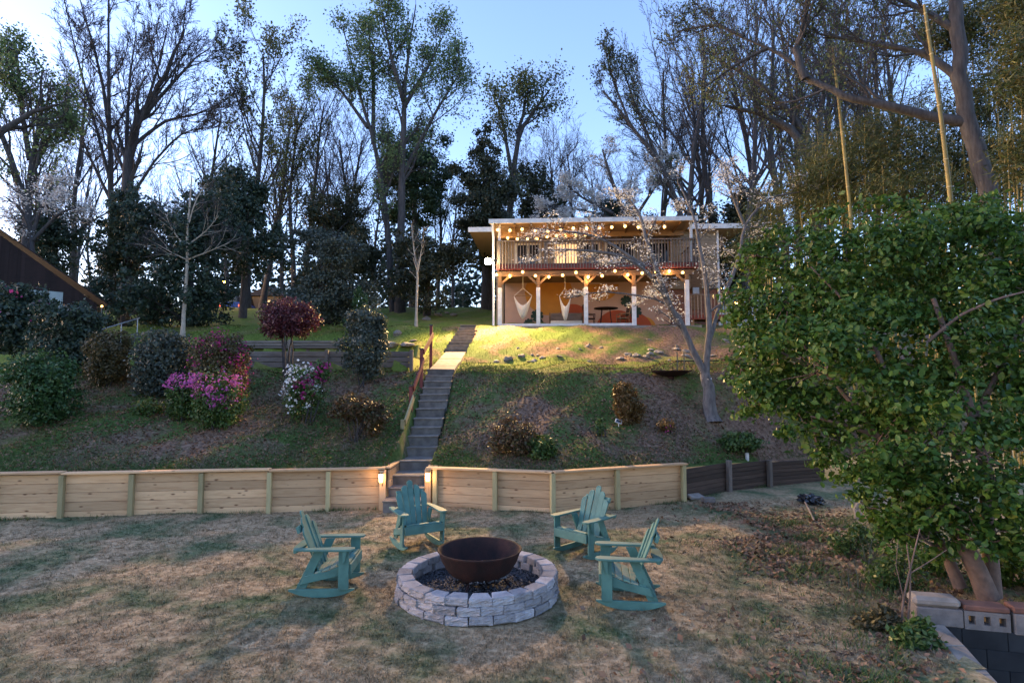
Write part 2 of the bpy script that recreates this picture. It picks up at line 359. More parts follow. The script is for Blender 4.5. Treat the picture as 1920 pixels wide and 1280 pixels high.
def foliage(name, blobs, n, size, elong, mat, parent, seed, shell=0.55, lump=0.16, flat=0.2, fold=False, floor=None, per=0, fill=.35):
    rng = np.random.default_rng(seed)
    if per:
        Pa, da = blob_points([(q[0], q[1], q[2], q[3] * .9, q[4] * .9, q[5] * .9) for q in blobs], int(n * fill), rng, shell, lump); Pb, db = blob_points(sprays(blobs, per, rng), n - int(n * fill), rng, .15, .3); Pt, d = np.concatenate([Pa, Pb]), np.concatenate([da, db])
    else: Pt, d = blob_points(blobs, n, rng, shell, lump)
    if floor is not None:
        k = Pt[:, 2] > floor; Pt, d = Pt[k], d[k]
    V, q = leaf_quads(Pt, size, elong, rng, d, flat, fold)
    return stuff(mesh_np(name, V, q, mat, parent))
def grow(start, d, L, r, lvl, maxl, prm, rng, out, tips):
    """one branch with side branches, recursively"""
    nseg = prm['seg'][lvl]; pts = [np.array(start, float)]; d = np.array(d, float); d /= np.linalg.norm(d); dirs = [d]
    for i in range(nseg):
        d = d + rng.normal(size=3) * prm['wig'][lvl] + np.array([0, 0, prm['up'][lvl]]); d /= np.linalg.norm(d)
        pts.append(pts[-1] + d * L / nseg); dirs.append(d)
    pts = np.array(pts); rad = np.linspace(r, max(r * prm['tip'][lvl], prm['rmin']), nseg + 1)
    out[lvl].append((pts, rad, prm['sides'][lvl]))
    if lvl >= maxl - 1: tips.append(pts[1:])
    if lvl < maxl: sprout(pts, rad, dirs, L, lvl, maxl, prm, rng, out, tips)
def sprout(pts, rad, dirs, L, lvl, maxl, prm, rng, out, tips, t0=None):
    nseg = len(pts) - 1; nc = prm['n'][lvl]; t0 = prm['t0'][lvl] if t0 is None else t0
    for c in range(nc):
        t = t0 + (1 - t0) * (c + rng.uniform(0, 1)) / nc; f = t * nseg; i = min(int(f), nseg - 1); a = f - i
        p = pts[i] * (1 - a) + pts[i + 1] * a; rr = rad[i] * (1 - a) + rad[i + 1] * a; dd = dirs[min(i + 1, len(dirs) - 1)]
        ang = R(prm['ang'][lvl] + rng.normal() * 9); az = rng.uniform(0, 6.283)
        u = np.cross(dd, rng.normal(size=3)); u /= np.linalg.norm(u) + 1e-9
        nd = dd * math.cos(ang) + u * math.sin(ang)
        cl = L * prm['ratio'][lvl] * (1.0 - prm['taper'][lvl] * t) * rng.uniform(0.7, 1.2)
        grow(p, nd, cl, max(rr * prm['rr'][lvl], prm['rmin']), lvl + 1, maxl, prm, rng, out, tips)
BARE = dict(seg=[9, 7, 4, 3, 2], wig=[.05, .10, .13, .15, .16], up=[.02, .07, .07, .06, .05], tip=[.25, .25, .3, .4, .5], rmin=0.009,
            sides=[9, 5, 3, 3, 3], n=[12, 8, 6, 3], t0=[.26, .2, .15, .12], ang=[38, 34, 33, 32], ratio=[.62, .55, .55, .55],
            taper=[.45, .45, .4, .4], rr=[.5, .55, .55, .6])
def tree(name, label, cat, base, h, r, seed, prm=BARE, maxl=4, group=None, leaves=0, lsize=0.1, lmat=None, bark='bark', lean=(0, 0), limbs=None, spread=0.25, twig='twig', flowers=None):
    """a trunk with limbs (part trunk) and twigs with leaves (part crown)"""
    rng = np.random.default_rng(seed); t = thing(name, label, cat, base, 0, group); out = [[] for _ in range(maxl + 1)]; tips = []
    if limbs:
        for lp, r0, r1, ln in limbs:                          # given main limbs, in local coordinates
            p = np.array([tuple(q) for q in lp], float); n = max(4, 3 * (len(p) - 1)); k = np.linspace(0, len(p) - 1, n + 1)
            p = np.stack([np.interp(k, np.arange(len(p)), p[:, i]) for i in range(3)], 1)
            p[1:-1] = (p[:-2] + 2 * p[1:-1] + p[2:]) / 4; p[1:] += rng.normal(size=(n, 3)) * r0 * 0.10
            rad = np.linspace(r0, r1, n + 1); dd = np.gradient(p, axis=0); dd /= np.linalg.norm(dd, axis=1)[:, None]
            out[0].append((p, rad, 10)); tips.append(p[-2:])
            if ln: sprout(p, rad, list(dd), ln, 0, maxl, prm, rng, out, tips)
    else:
        grow((0, 0, -0.3), (lean[0], lean[1], 1), h, r, 0, maxl, prm, rng, out, tips)
    big = out[0] + out[1]; small = [x for l_ in out[2:] for x in l_]
    p0, r0, s0 = big[0]; r0 = r0.copy(); r0[0] *= 1.45; big[0] = (p0, r0, s0)
    tubes_mesh('trunk', big, MT[bark], t)
    cr = tubes_mesh('crown', small, MT[twig], t)
    if leaves:
        T = np.concatenate(tips); Pt = T[rng.integers(0, len(T), leaves)] + rng.normal(size=(leaves, 3)) * spread
        V, q = leaf_quads(Pt, lsize, 1.5, rng, None, 0.5); stuff(mesh_np('leaves', V, q, lmat, cr))
    if flowers:
        nf, fs, fm, thick = flowers; T = np.concatenate(tips); k = T[rng.integers(0, len(T), nf // 6)]
        Pt = np.repeat(k, 6, 0) + rng.normal(size=(len(k) * 6, 3)) * np.array([.13, .13, thick]); Pt[:, 2] += 0.04
        V, q = leaf_quads(Pt, fs, 1.1, rng, None, 2.5); stuff(mesh_np('blossom', V, q, fm, cr))
    return t
LM = {}
LM['spring'] = leafmat('spring_leaf', [(0.08, 0.14, 0.05), (0.13, 0.20, 0.075), (0.18, 0.24, 0.10)], transl=.5)
LM['dark'] = leafmat('dark_evergreen', [(0.018, 0.034, 0.024), (0.032, 0.056, 0.036), (0.05, 0.075, 0.045)])
LM['pine'] = leafmat('pine_needles', [(0.02, 0.045, 0.022), (0.04, 0.075, 0.03), (0.055, 0.085, 0.04)])
LM['cedar'] = leafmat('cedar_needles', [(0.025, 0.036, 0.02), (0.042, 0.055, 0.028), (0.065, 0.062, 0.032)])
LM['grey'] = leafmat('grey_green_leaf', [(0.035, 0.05, 0.04), (0.06, 0.08, 0.06), (0.085, 0.10, 0.08)])
LM['holly'] = leafmat('glossy_leaf', [(0.016, 0.042, 0.009), (0.035, 0.09, 0.014), (0.06, 0.13, 0.02), (0.095, 0.165, 0.026), (0.045, 0.11, 0.016), (0.15, 0.17, 0.03)], 0.45, 0.28, .35)
LM['shrub'] = leafmat('shrub_leaf', [(0.02, 0.055, 0.016), (0.036, 0.085, 0.024), (0.058, 0.11, 0.032)])
LM['olive'] = leafmat('olive_shrub_leaf', [(0.045, 0.042, 0.016), (0.075, 0.065, 0.025), (0.10, 0.075, 0.03)])
LM['bronze'] = leafmat('bronze_leaf', [(0.09, 0.045, 0.014), (0.14, 0.08, 0.02), (0.07, 0.06, 0.02)])
LM['plum'] = leafmat('plum_leaf', [(0.045, 0.012, 0.018), (0.08, 0.02, 0.028), (0.11, 0.03, 0.035)])
LM['bamboo'] = leafmat('bamboo_leaf', [(0.04, 0.062, 0.016), (0.07, 0.09, 0.022), (0.10, 0.105, 0.03), (0.13, 0.10, 0.032)])
LM['nandina'] = leafmat('nandina_leaf', [(0.04, 0.035, 0.015), (0.09, 0.05, 0.025), (0.05, 0.06, 0.02), (0.12, 0.06, 0.03)])
LM['magenta'] = leafmat('magenta_flower', [(0.22, 0.02, 0.10), (0.36, 0.045, 0.19), (0.30, 0.03, 0.10)], .6, .2, .3)
LM['pink'] = leafmat('pink_flower', [(0.40, 0.08, 0.28), (0.54, 0.14, 0.40), (0.50, 0.10, 0.27)], .6, .2, .3)
LM['whitefl'] = leafmat('white_flower', [(0.66, 0.64, 0.60), (0.78, 0.77, 0.74)], .6, .2, .3)
LM['dogfl'] = leafmat('dogwood_flower', [(0.60, 0.60, 0.56), (0.76, 0.76, 0.73), (0.66, 0.65, 0.60)], .6, .2, .35)
LM['bud'] = leafmat('olive_bud', [(0.08, 0.10, 0.035), (0.12, 0.14, 0.05), (0.10, 0.13, 0.05)], transl=.5)
LM['weed'] = leafmat('weed_leaf', [(0.028, 0.065, 0.014), (0.055, 0.11, 0.024), (0.095, 0.13, 0.035)])
def hz(x, y): return float(hill_z(np.array([x]), np.array([y]))[0])
def on_hill(px, py):
    """the hillside point seen at a photo pixel"""
    d = ray(px, py); lo = 11.0
    for t in np.arange(11.5, 60, 0.05):
        p = d * (t / d.y); z = HC + p.z
        if p.y > yw(p.x) and z <= hz(p.x, p.y): return Vector((p.x, p.y, hz(p.x, p.y)))
    return P(px, py, 40)

# ------------------------------------------------------------------ timber retaining walls
def plank(name, a, b, z0, z1, th, mat, parent, off=0.0, bevel=0.004):
    """a board from plan point a to b (front face on the line), its grain along its own X"""
    a = Vector((a[0], a[1], 0)); b = Vector((b[0], b[1], 0)); d = b - a; L = d.length; nrm = Vector((-d.y, d.x, 0)).normalized()
    m = MB().box(-L / 2, L / 2, 0, th, -(z1 - z0) / 2, (z1 - z0) / 2); o = m.build(name, mat, parent, bevel=bevel)
    c = (a + b) / 2 + nrm * off; o.location = (c.x - parent.location.x, c.y - parent.location.y, (z0 + z1) / 2 - parent.location.z)
    o.rotation_euler = (0, 0, math.atan2(d.y, d.x)); return o
def upright(name, x, y, ang, w, dpt, z0, z1, mat, parent, lean=0.0):
    m = MB().box(z0 - z0, z1 - z0, -dpt / 2, dpt / 2, -w / 2, w / 2); o = m.build(name, mat, parent, bevel=0.005)   # grain along X, stood on end
    o.location = (x - parent.location.x, y - parent.location.y, z0 - parent.location.z)
    o.rotation_euler = (0, -math.pi / 2, ang)
    return o
def lerp2(a, b, t): return (a[0] + (b[0] - a[0]) * t, a[1] + (b[1] - a[1]) * t)
rw = random.Random(4)
def board_bays(w, pts, posts, h0, h1, rows, bmat, pmat, capw=0.20, cap=True, gap=0.003, z_base=-0.06):
    """pts: plan polyline of the wall face; posts: plan points of the bay ends on it"""
    for i in range(len(posts) - 1):
        a, b = posts[i], posts[i + 1]; top = h0 + (h1 - h0) * (i + 0.5) / max(1, len(posts) - 1)
        rh = (top - z_base) / rows
        for k in range(rows):
            plank('board', lerp2(a, b, 0.003), lerp2(a, b, 0.997), z_base + k * rh + gap, z_base + (k + 1) * rh - gap, 0.045, bmat, w, rw.uniform(0, 0.007))
LW = thing('retaining_wall', 'pale new pine board retaining wall left of the garden stairs', 'retaining wall', (-6.4, 11.8, 0))
lp = [P2 for P2 in [(-12.6, 10.97), (-11.25, 11.14), (-10.02, 11.30), (-8.78, 11.45), (-7.53, 11.62), (-6.25, 11.80), (-4.95, 11.97), (-3.80, 12.13), (-2.67, 12.28)]]
board_bays(LW, None, lp, 0.85, 0.80, 5, MT['pine'], None)
for i, p in enumerate(lp[:-1]):
    upright('post', p[0] + 0.005, p[1] - 0.055, 0.13, 0.09, 0.09, -0.05, 0.845 - 0.006 * i, MT['treated'], LW, lean=0.0)
def cap(a, b, z, wd, parent, off):
    return plank('cap_board', a, b, z, z + 0.038, wd, MT['pine'], parent, off)
for a, b in ((lp[0], lp[3]), (lp[3], lp[6]), (lp[6], lp[8])):
    cap(a, b, np.interp(a[0], [-12, -2.67], [0.86, 0.805]), 0.20, LW, -0.12)
def wing(w, a, b, side):
    for k in range(4):
        plank('board', a, b, -0.05 + k * 0.21, -0.05 + k * 0.21 + 0.204, 0.045, MT['pine'], w, 0 if side > 0 else -0.045)
    plank('cap_board', a, b, 0.812, 0.85, 0.20, MT['pine'], w, -0.14 if side > 0 else -0.06)
wing(LW, (-2.63, 12.33), (-2.60, 14.15), -1)
upright('corner_post', -2.70, 12.21, 0.1, 0.13, 0.12, -0.05, 0.80, MT['pine'], LW)
RW = thing('retaining_wall', 'pale new pine board retaining wall right of the garden stairs', 'retaining wall', (1.0, 12.2, 0))
rp = [(-1.62, 12.40), (-0.35, 12.10), (0.82, 11.83), (2.22, 12.38), (3.80, 13.0)]
board_bays(RW, None, rp, 0.80, 0.80, 5, MT['pine'], None)
for i, p in enumerate(rp):
    upright('post', p[0], p[1] - 0.06, -0.2 if i < 2 else 0.36, 0.095, 0.09, -0.05, 0.80, MT['treated'], RW)
cap((-1.80, 12.44), rp[2], 0.805, 0.20, RW, -0.12); cap(rp[2], (3.86, 13.02), 0.807, 0.20, RW, -0.12)
wing(RW, (-1.74, 12.47), (-1.66, 14.35), 1)
upright('corner_post', -1.77, 12.36, -0.1, 0.13, 0.12, -0.05, 0.80, MT['pine'], RW)
OW = thing('timber_wall', 'old dark stained timber wall continuing right of the pine boards', 'retaining wall', (5.3, 14.0, 0))
op = [(3.86, 13.04), (5.22, 14.12), (6.55, 14.92), (8.4, 15.65)]
board_bays(OW, None, op, 0.72, 0.56, 7, MT['oldwood'], None)
for p in op[1:3]: upright('post', p[0], p[1] - 0.08, 0.5, 0.11, 0.10, -0.05, 0.76 if p[0] < 6 else 0.66, MT['greywood'], OW)
for nm, pp, lab in (('wall_lantern', (-2.72, 12.11, 0.66), 'small glowing lantern on the left corner post by the stairs'), ('wall_lantern', (-1.77, 12.26, 0.66), 'small glowing lantern on the right corner post by the stairs')):
    t = thing(nm, lab, 'lantern', pp, 0, 'stair lanterns')
    MB().box(-.045, .045, -.02, .035, .08, .105).build('hood', MT['black'], t); MB().prism([(-.038, .08), (.038, .08), (.028, -.09), (-.028, -.09)], 'y', -.018, .03).build('lamp_glass', MT['lantern'], t)
    lo = bpy.data.objects.new('lamp', bpy.data.lights.new('lamp', 'POINT')); COL.objects.link(lo); lo.parent = t; lo.location = (0, -0.07, -0.01)
    lo.data.energy = .9; lo.data.color = (1, .58, .25); lo.data.shadow_soft_size = 0.03

# ------------------------------------------------------------------ stairway, path, handrail
SW = thing('garden_stairs', 'narrow weathered concrete stairs climbing the slope', 'stairs', (-2.15, 12, 0))
for i, (z, d) in enumerate(STEPS):
    nd = STEPS[i + 1][1] if i + 1 < len(STEPS) else d + 0.3
    sx = float(stair_x(d)) + rw.uniform(-.015, .015); hw = 0.372 + rw.uniform(-.008, .012); m = MB().box(-hw, hw, -0.02, nd - d + 0.06, -0.36, 0)
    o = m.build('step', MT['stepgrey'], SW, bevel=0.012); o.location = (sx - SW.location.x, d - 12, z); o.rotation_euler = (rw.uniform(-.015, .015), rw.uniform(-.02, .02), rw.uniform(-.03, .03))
    MB().box(-hw - .012, hw + .01, -.045, nd - d + .03, .001, .032).build('tread', MT['concrete'], o, bevel=.008)  # paler concrete on top, light on the treads set by colour
pts = [(16.95, 2.965), (18.4, 3.20), (20.0, 3.47), (21.5, 3.76)]
m = MB()
for (y0, z0), (y1, z1) in zip(pts[:-1], pts[1:]):
    xa, xb = float(stair_x(y0)), float(stair_x(y1)); h = 0.375
    m.add([(xa - h, y0, z0), (xa + h, y0, z0), (xb + h, y1, z1), (xb - h, y1, z1), (xa - h, y0, z0 - .2), (xa + h, y0, z0 - .2), (xb + h, y1, z1 - .2), (xb - h, y1, z1 - .2)],
          [(0, 1, 2, 3), (0, 4, 5, 1), (1, 5, 6, 2), (3, 2, 6, 7), (0, 3, 7, 4)])
PTH = struct(m.build('concrete_path', MT['stepgrey']))
for k in range(5):
    ya = 16.97 + k * .91; yb = ya + .895; za, zb = np.interp([ya, yb], [p_[0] for p_ in pts], [p_[1] for p_ in pts]); xa, xb = float(stair_x(ya)), float(stair_x(yb)); h = .372 + rw.uniform(-.01, .01); e = .006 + rw.uniform(0, .012)
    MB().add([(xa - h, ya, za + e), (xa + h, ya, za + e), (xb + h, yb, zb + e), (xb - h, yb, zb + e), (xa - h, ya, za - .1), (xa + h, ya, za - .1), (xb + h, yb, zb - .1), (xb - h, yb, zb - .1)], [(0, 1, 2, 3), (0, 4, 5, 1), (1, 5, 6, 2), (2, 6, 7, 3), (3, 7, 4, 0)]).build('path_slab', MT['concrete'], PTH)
US = thing('upper_stairs', 'upper flight of wooden edged steps up to the porch', 'stairs', (-2.0, 21.5, 3.7))
for k in range(9):
    y0 = 21.5 + k * 0.36; z = 3.86 + k * 0.145; x = float(stair_x(y0)) + k * 0.02
    o = MB().box(-.42, .42, 0, .42, -.18, 0).build('step', MT['stepgrey'], US, bevel=.01); o.location = (x + 2.0, y0 - 21.5, z - 3.7); MB().box(-.43, .43, -.03, .1, .001, .03).build('nosing', MT['concrete'], o)
HR = thing('handrail', 'stepped red wooden handrail with a pale lower end beside the stairs', 'handrail', (-2.75, 13.9, 0.8))
rl = [(-2.66, 14.1, 0.80, 1.73, 'treated'), (-2.62, 15.0, 1.35, 2.52, 'redpaint'), (-2.56, 16.3, 2.3, 3.55, 'redpaint'), (-2.55, 18.1, 3.1, 4.40, 'redpaint')]
for x, y, z0, z1, mt in rl:
    o = MB().box(0, z1 - z0 + .1, -.045, .045, -.045, .045).build('post', MT[mt], HR, bevel=.006)
    o.location = (x + 2.75, y - 13.9, z0 - .1 - .8); o.rotation_euler = (0, -math.pi / 2, 0)
    if mt == 'redpaint': c = MB().box(-.06, .06, -.06, .06, 0, .04).build('post_cap', MT['black'], HR); c.location = (x + 2.75, y - 13.9, z1 - .8)
for (a, b) in zip(rl[:-1], rl[1:]):
    A = Vector((a[0] + .065, a[1], a[3] - .06)); B = Vector((b[0] + .065, b[1], b[3] - .28)); O = Vector((2.75, -13.9, -.8))
    MB().bar(A + O, B + O, .04, .15).build('rail', MT['treated'] if a[4] == 'treated' else MT['redpaint'], HR)

# ------------------------------------------------------------------ fire ring, bowl, chairs
RC = Vector((-0.43, 7.50, 0))
FR = thing('fire_ring', 'round fire ring of three courses of grey retaining blocks', 'fire ring', RC)
def block_mesh(seed):
    bm = bmesh.new(); w0, w1, dp, h = .132, .088, .175, .094
    vs = [bm.verts.new(p) for p in ((-w0, 0, 0), (w0, 0, 0), (w1, dp, 0), (-w1, dp, 0), (-w0, 0, h), (w0, 0, h), (w1, dp, h), (-w1, dp, h))]
    for f in ((3, 2, 1, 0), (4, 5, 6, 7), (0, 1, 5, 4), (1, 2, 6, 5), (2, 3, 7, 6), (3, 0, 4, 7)): bm.faces.new([vs[i] for i in f])
    bmesh.ops.bevel(bm, geom=bm.edges[:], offset=.008, segments=1, affect='EDGES')
    front = [f for f in bm.faces if f.normal.y < -0.9 and f.calc_area() > .005]
    bmesh.ops.subdivide_edges(bm, edges=list({e for f in front for e in f.edges}), cuts=4, use_grid_fill=True)
    rr = random.Random(seed)
    for v_ in bm.verts:
        if v_.co.y < .03: v_.co += Vector((rr.uniform(-.004, .004), rr.uniform(-.014, .008), rr.uniform(-.003, .003)))
    me = bpy.data.meshes.new('block'); bm.to_mesh(me); bm.free(); me.materials.append(MT['stone']); return me
bms = [block_mesh(s) for s in range(6)]
NB = 24
for c in range(3):
    for k in range(NB):
        a = 2 * math.pi * (k + 0.5 * (c % 2)) / NB + rw.uniform(-.012, .012) + 0.08; rad = 1.02 - (0.012 * c) + rw.uniform(-.012, .01)
        o = bpy.data.objects.new('block', rw.choice(bms)); COL.objects.link(o); o.parent = FR
        o.location = (rad * math.cos(a), rad * math.sin(a), -0.012 + c * 0.0945 + rw.uniform(0, .003)); o.rotation_euler = (0, 0, a + math.pi / 2 + rw.uniform(-.03, .03))
rg = np.random.default_rng(5)
th_ = np.linspace(0, 2 * math.pi, 49)[:-1]; V = [(0, 0, .05)]; fcs = []
for i, r_ in enumerate((.2, .4, .6, .75, .90)):
    for t_ in th_: V.append((r_ * math.cos(t_), r_ * math.sin(t_), .05 + rg.uniform(-.015, .02)))
for j in range(48): fcs.append((0, 1 + j, 1 + (j + 1) % 48))
for i in range(4):
    for j in range(48): fcs.append((1 + i * 48 + j, 1 + (i + 1) * 48 + j, 1 + (i + 1) * 48 + (j + 1) % 48, 1 + i * 48 + (j + 1) % 48))
mesh_np('ash_bed', V, fcs, MT['ash'], FR, True)
def chips(name, n, rmax, zf, size, mat, parent, seed, rmin=0):
    rng = np.random.default_rng(seed); a = rng.uniform(0, 6.283, n); r_ = np.sqrt(rng.uniform((rmin / rmax) ** 2, 1, n)) * rmax
    C = np.stack([r_ * np.cos(a), r_ * np.sin(a), zf(r_) + rng.uniform(0, .02, n)], 1); T = np.array([(1, 1, 1), (-1, -1, 1), (-1, 1, -1), (1, -1, -1)]) * .6
    Q = np.linalg.qr(rng.normal(size=(n, 3, 3)))[0]; S = size * rng.uniform(.4, 1.4, (n, 1, 1))
    V = C[:, None, :] + np.einsum('nij,kj->nki', Q, T) * S; f = (np.arange(n) * 4)[:, None, None] + np.array([[0, 1, 2], [0, 3, 1], [0, 2, 3], [1, 3, 2]])[None]
    return stuff(mesh_np(name, V.reshape(-1, 3), f.reshape(-1, 3), mat, parent))
chips('gravel', 2600, .86, lambda r_: 0.055 + 0 * r_, .022, M('gravel', (.17, .17, .18), (.05, .05, .055), 30, .95, objrand=.2), FR, 8)
FB = thing('fire_bowl', 'large rusted iron fire bowl standing inside the stone ring', 'fire bowl', RC + Vector((0.02, -0.02, 0.06)))
FB.scale = (.94, .94, .98)
prof = [(.02, .10), (.16, .105), (.30, .15), (.41, .24), (.49, .36), (.535, .47), (.56, .495), (.572, .485), (.55, .46), (.505, .345), (.425, .22), (.31, .125), (.17, .082), (.02, .075)]
n_ = 56; V = [(r_ * math.cos(a), r_ * math.sin(a), z) for r_, z in prof for a in np.arange(n_) * 2 * math.pi / n_]
fcs = [(i * n_ + j, i * n_ + (j + 1) % n_, (i + 1) * n_ + (j + 1) % n_, (i + 1) * n_ + j) for i in range(len(prof) - 1) for j in range(n_)]
o = mesh_np('bowl', V, fcs, MT['rust'], FB, True)
for k in range(3):
    a = k * 2.094 - 2.0; MB().tube([(.30 * math.cos(a), .30 * math.sin(a), .13), (.42 * math.cos(a), .42 * math.sin(a), -.01)], .016).build('leg', MT['rust'], FB)
chips('charred_wood', 420, .40, lambda r_: .115 + .35 * np.maximum(r_ - .2, 0), .035, M('charcoal', (.20, .20, .21), (.012, .012, .013), 20, .9), FB, 9)

def make_chair(label, loc, rz):
    t = thing('rocking_chair', label, 'chair', loc, rz, 'teal rocking chairs round the fire ring'); T = MT['teal']
    for s in (-1, 1):
        y = s * .30
        top = [(-.40, .115)] + [(.40, .115)]; bot = [(x, .012 + .085 * abs(x / .40) ** 2.4) for x in np.linspace(.40, -.40, 13)]
        MB().prism(top + bot, 'y', y - .02, y + .02).build('rocker', T, t, bevel=.004)
        MB().prism([(-.32, .11), (-.20, .11), (.02, .575), (-.10, .575)], 'y', y - s * .045 - .014, y - s * .045 + .014).build('rear_leg', T, t, bevel=.003)
        MB().prism([(.21, .11), (.335, .11), (.335, .575), (.21, .575)], 'y', y + s * .036 - .014, y + s * .036 + .014).build('front_leg', T, t, bevel=.003)
        MB().prism([(.34, .41), (.34, .29), (-.26, .165), (-.22, .265), (.05, .315), (.22, .385)], 'y', y - s * .012 - .014, y - s * .012 + .014).build('seat_rail', T, t, bevel=.003)
        ar = [(-.34, s * .27), (-.34, s * .35), (-.1, s * .375), (.25, s * .395), (.37, s * .385), (.405, s * .34), (.395, s * .275), (.33, s * .25), (-.1, s * .27)]
        MB().prism(ar, 'z', .577, .603).build('armrest', T, t, bevel=.005)
        MB().prism([(.26, .576), (.26, .42), (.29, .46), (.315, .576)], 'y', y + s * .055, y + s * .08).build('arm_bracket', T, t)
    sl = [(.335, .415), (.26, .412), (.17, .375), (.08, .338), (-.01, .312), (-.10, .288)]
    for i, (x, z) in enumerate(sl):
        nx, nz = sl[i + 1] if i + 1 < len(sl) else (x - .09, z - .02); g = .9
        MB().bar((x + (nx - x) * .45, -.285, z + (nz - z) * .45 + .004), (x + (nx - x) * .45, .285, z + (nz - z) * .45 + .004), math.hypot(nx - x, nz - z) * g, .02,
                 up=Vector((x - nx, 0, z - nz)).cross(Vector((0, 1, 0))) * -1).build('seat_slat', MT['tealworn'] if i in (2, 3, 4) else T, t, bevel=.003)
    MB().box(.338, .362, -.32, .32, .285, .41).build('front_apron', T, t, bevel=.003)
    B0, BD = Vector((-.10, 0, .29)), Vector((-.36, 0, .93)).normalized(); BN = Vector((.93, 0, .36)).normalized()
    for i, ln in enumerate((.56, .68, .765, .68, .56)):
        c0, c1 = (i - 2) * .086, (i - 2) * .108; w0, w1 = .040, .0505; pl = [(c0 - w0, -.04), (c0 + w0, -.04), (c1 + w1, ln - .05)]
        ph = [1, .55, 0, -.55, -1][i] * .03
        pl += [(c1 + w1 * math.cos(a), ln - .05 + .045 * math.sin(a) + ph * math.cos(a)) for a in np.linspace(.35, 2.8, 6)] + [(c1 - w1, ln - .05)]
        m = MB(); n = len(pl); vs = [B0 + BD * q + Vector((0, p, 0)) + BN * (e + .012 * abs(i - 2) ** 1.2) for e in (0, .02) for p, q in pl]
        m.add(vs, [tuple(range(n)), tuple(range(2 * n - 1, n - 1, -1))] + [(j, (j + 1) % n, n + (j + 1) % n, n + j) for j in range(n)])
        m.build('back_slat', T, t, bevel=.003)
    for q, hw in ((.05, .27), (.56, .235)):
        c = B0 + BD * q - BN * .022; MB().bar(c + Vector((0, -hw, 0)), c + Vector((0, hw, 0)), .035, .08, up=BD).build('back_rail', T, t)
    pl = [(-.34, -.34), (-.30, -.34), (-.265, 0), (-.30, .34), (-.34, .34), (-.39, .18), (-.40, 0), (-.39, -.18)]
    MB().prism(pl, 'z', .552, .576).build('arm_crosspiece', T, t, bevel=.004)
    MB().box(-.30, -.26, -.28, .28, .13, .17).build('stretcher', T, t)
    return t
make_chair('teal wooden rocking chair in profile at the left of the fire ring', (-2.36, 7.58, -0.005), R(3))
make_chair('teal wooden rocking chair at the foot of the stairs, behind the fire ring', (-1.55, 9.52, -0.005), R(-60))
make_chair('teal wooden rocking chair behind the fire ring before the right pine wall', (1.13, 9.08, -0.005), R(-137))
make_chair('teal wooden rocking chair nearest the holly, right of the fire ring', (1.42, 7.18, -0.005), R(172))

# ------------------------------------------------------------------ house with porch and deck
HS = thing('hillside_house', 'two storey house with open porch below a railed deck, hung with bulbs', 'house', P(937, 611, 25.0), R(-3.2))
HO = HS.location.copy(); HI = Matrix.Rotation(R(3.2), 3, 'Z')
def loc_h(p): return HI @ (Vector(p) - HO)
DW = 8.35; WB = 3.0
def hb(name, mat, *bx, parent=None, bevel=0):
    m = MB()
    for b in bx: m.box(*b)
    return m.build(name, MT[mat], parent or HS, bevel=bevel)
hb('porch_slab', 'concrete', (-.15, 8.6, -.25, 3.0, -.5, -.03))
hb('foundation', 'oldwood', (-.1, 5.95, -.12, .1, -.3, -.032))
hb('mural_wall', 'mural', (0.02, 8.0, WB, WB + .15, -.03, 2.4))
hb('side_wall', 'siding', (-.40, -.05, WB + .002, 9, -.4, 4.75))
hb('ceiling', 'brownwood', (-.1, DW, .1, WB - .01, 2.40, 2.43))
def disc(name, cx, cz, r_, mt, y, a0=0, a1=360, n=36, zmin=-.02, zmax=2.39, sx=1.0):
    pl = []
    for a in np.linspace(R(a0), R(a1), n): pl.append((cx + r_ * sx * math.cos(a), min(zmax, max(zmin, cz + r_ * math.sin(a)))))
    MB().prism(pl, 'y', y - .004, y).build(name, MT[mt], HS)
disc('mural_circle', 2.15, 1.95, 1.15, 'mustard', WB - .004); disc('mural_circle', 3.35, .62, .72, 'terra', WB - .008)
disc('mural_circle', 2.9, -.02, .85, 'mgreen', WB - .012, 0, 180); disc('mural_circle', 5.45, -.02, 1.05, 'terra', WB - .008, 0, 180)
disc('mural_circle', 6.75, .15, .55, 'mustard', WB - .004, 0, 180); disc('mural_circle', 6.2, -.02, .95, 'terra', WB - .008, 0, 180); disc('mural_circle', 4.75, 2.3, .8, 'mustard', WB - .004, 180, 360)
def monstera(cx, cz, r_, rot):
    pl = []
    for k in range(40):
        a = 2 * math.pi * k / 40; rr = r_ * (1 - .25 * math.cos(a)) * (0.72 if k % 5 == 2 else 1.0); pl.append((cx + rr * math.cos(a + rot), cz + rr * math.sin(a + rot)))
    MB().prism(pl, 'y', WB - .022, WB - .018).build('mural_leaf', MT['mgreen'], HS)
for a in ((1.15, .42, .27, 2.4), (1.62, .85, .30, 1.2), (5.95, 1.5, .27, .6), (6.3, 1.0, .3, 2.0), (1.75, .45, .2, .3)): monstera(*a)
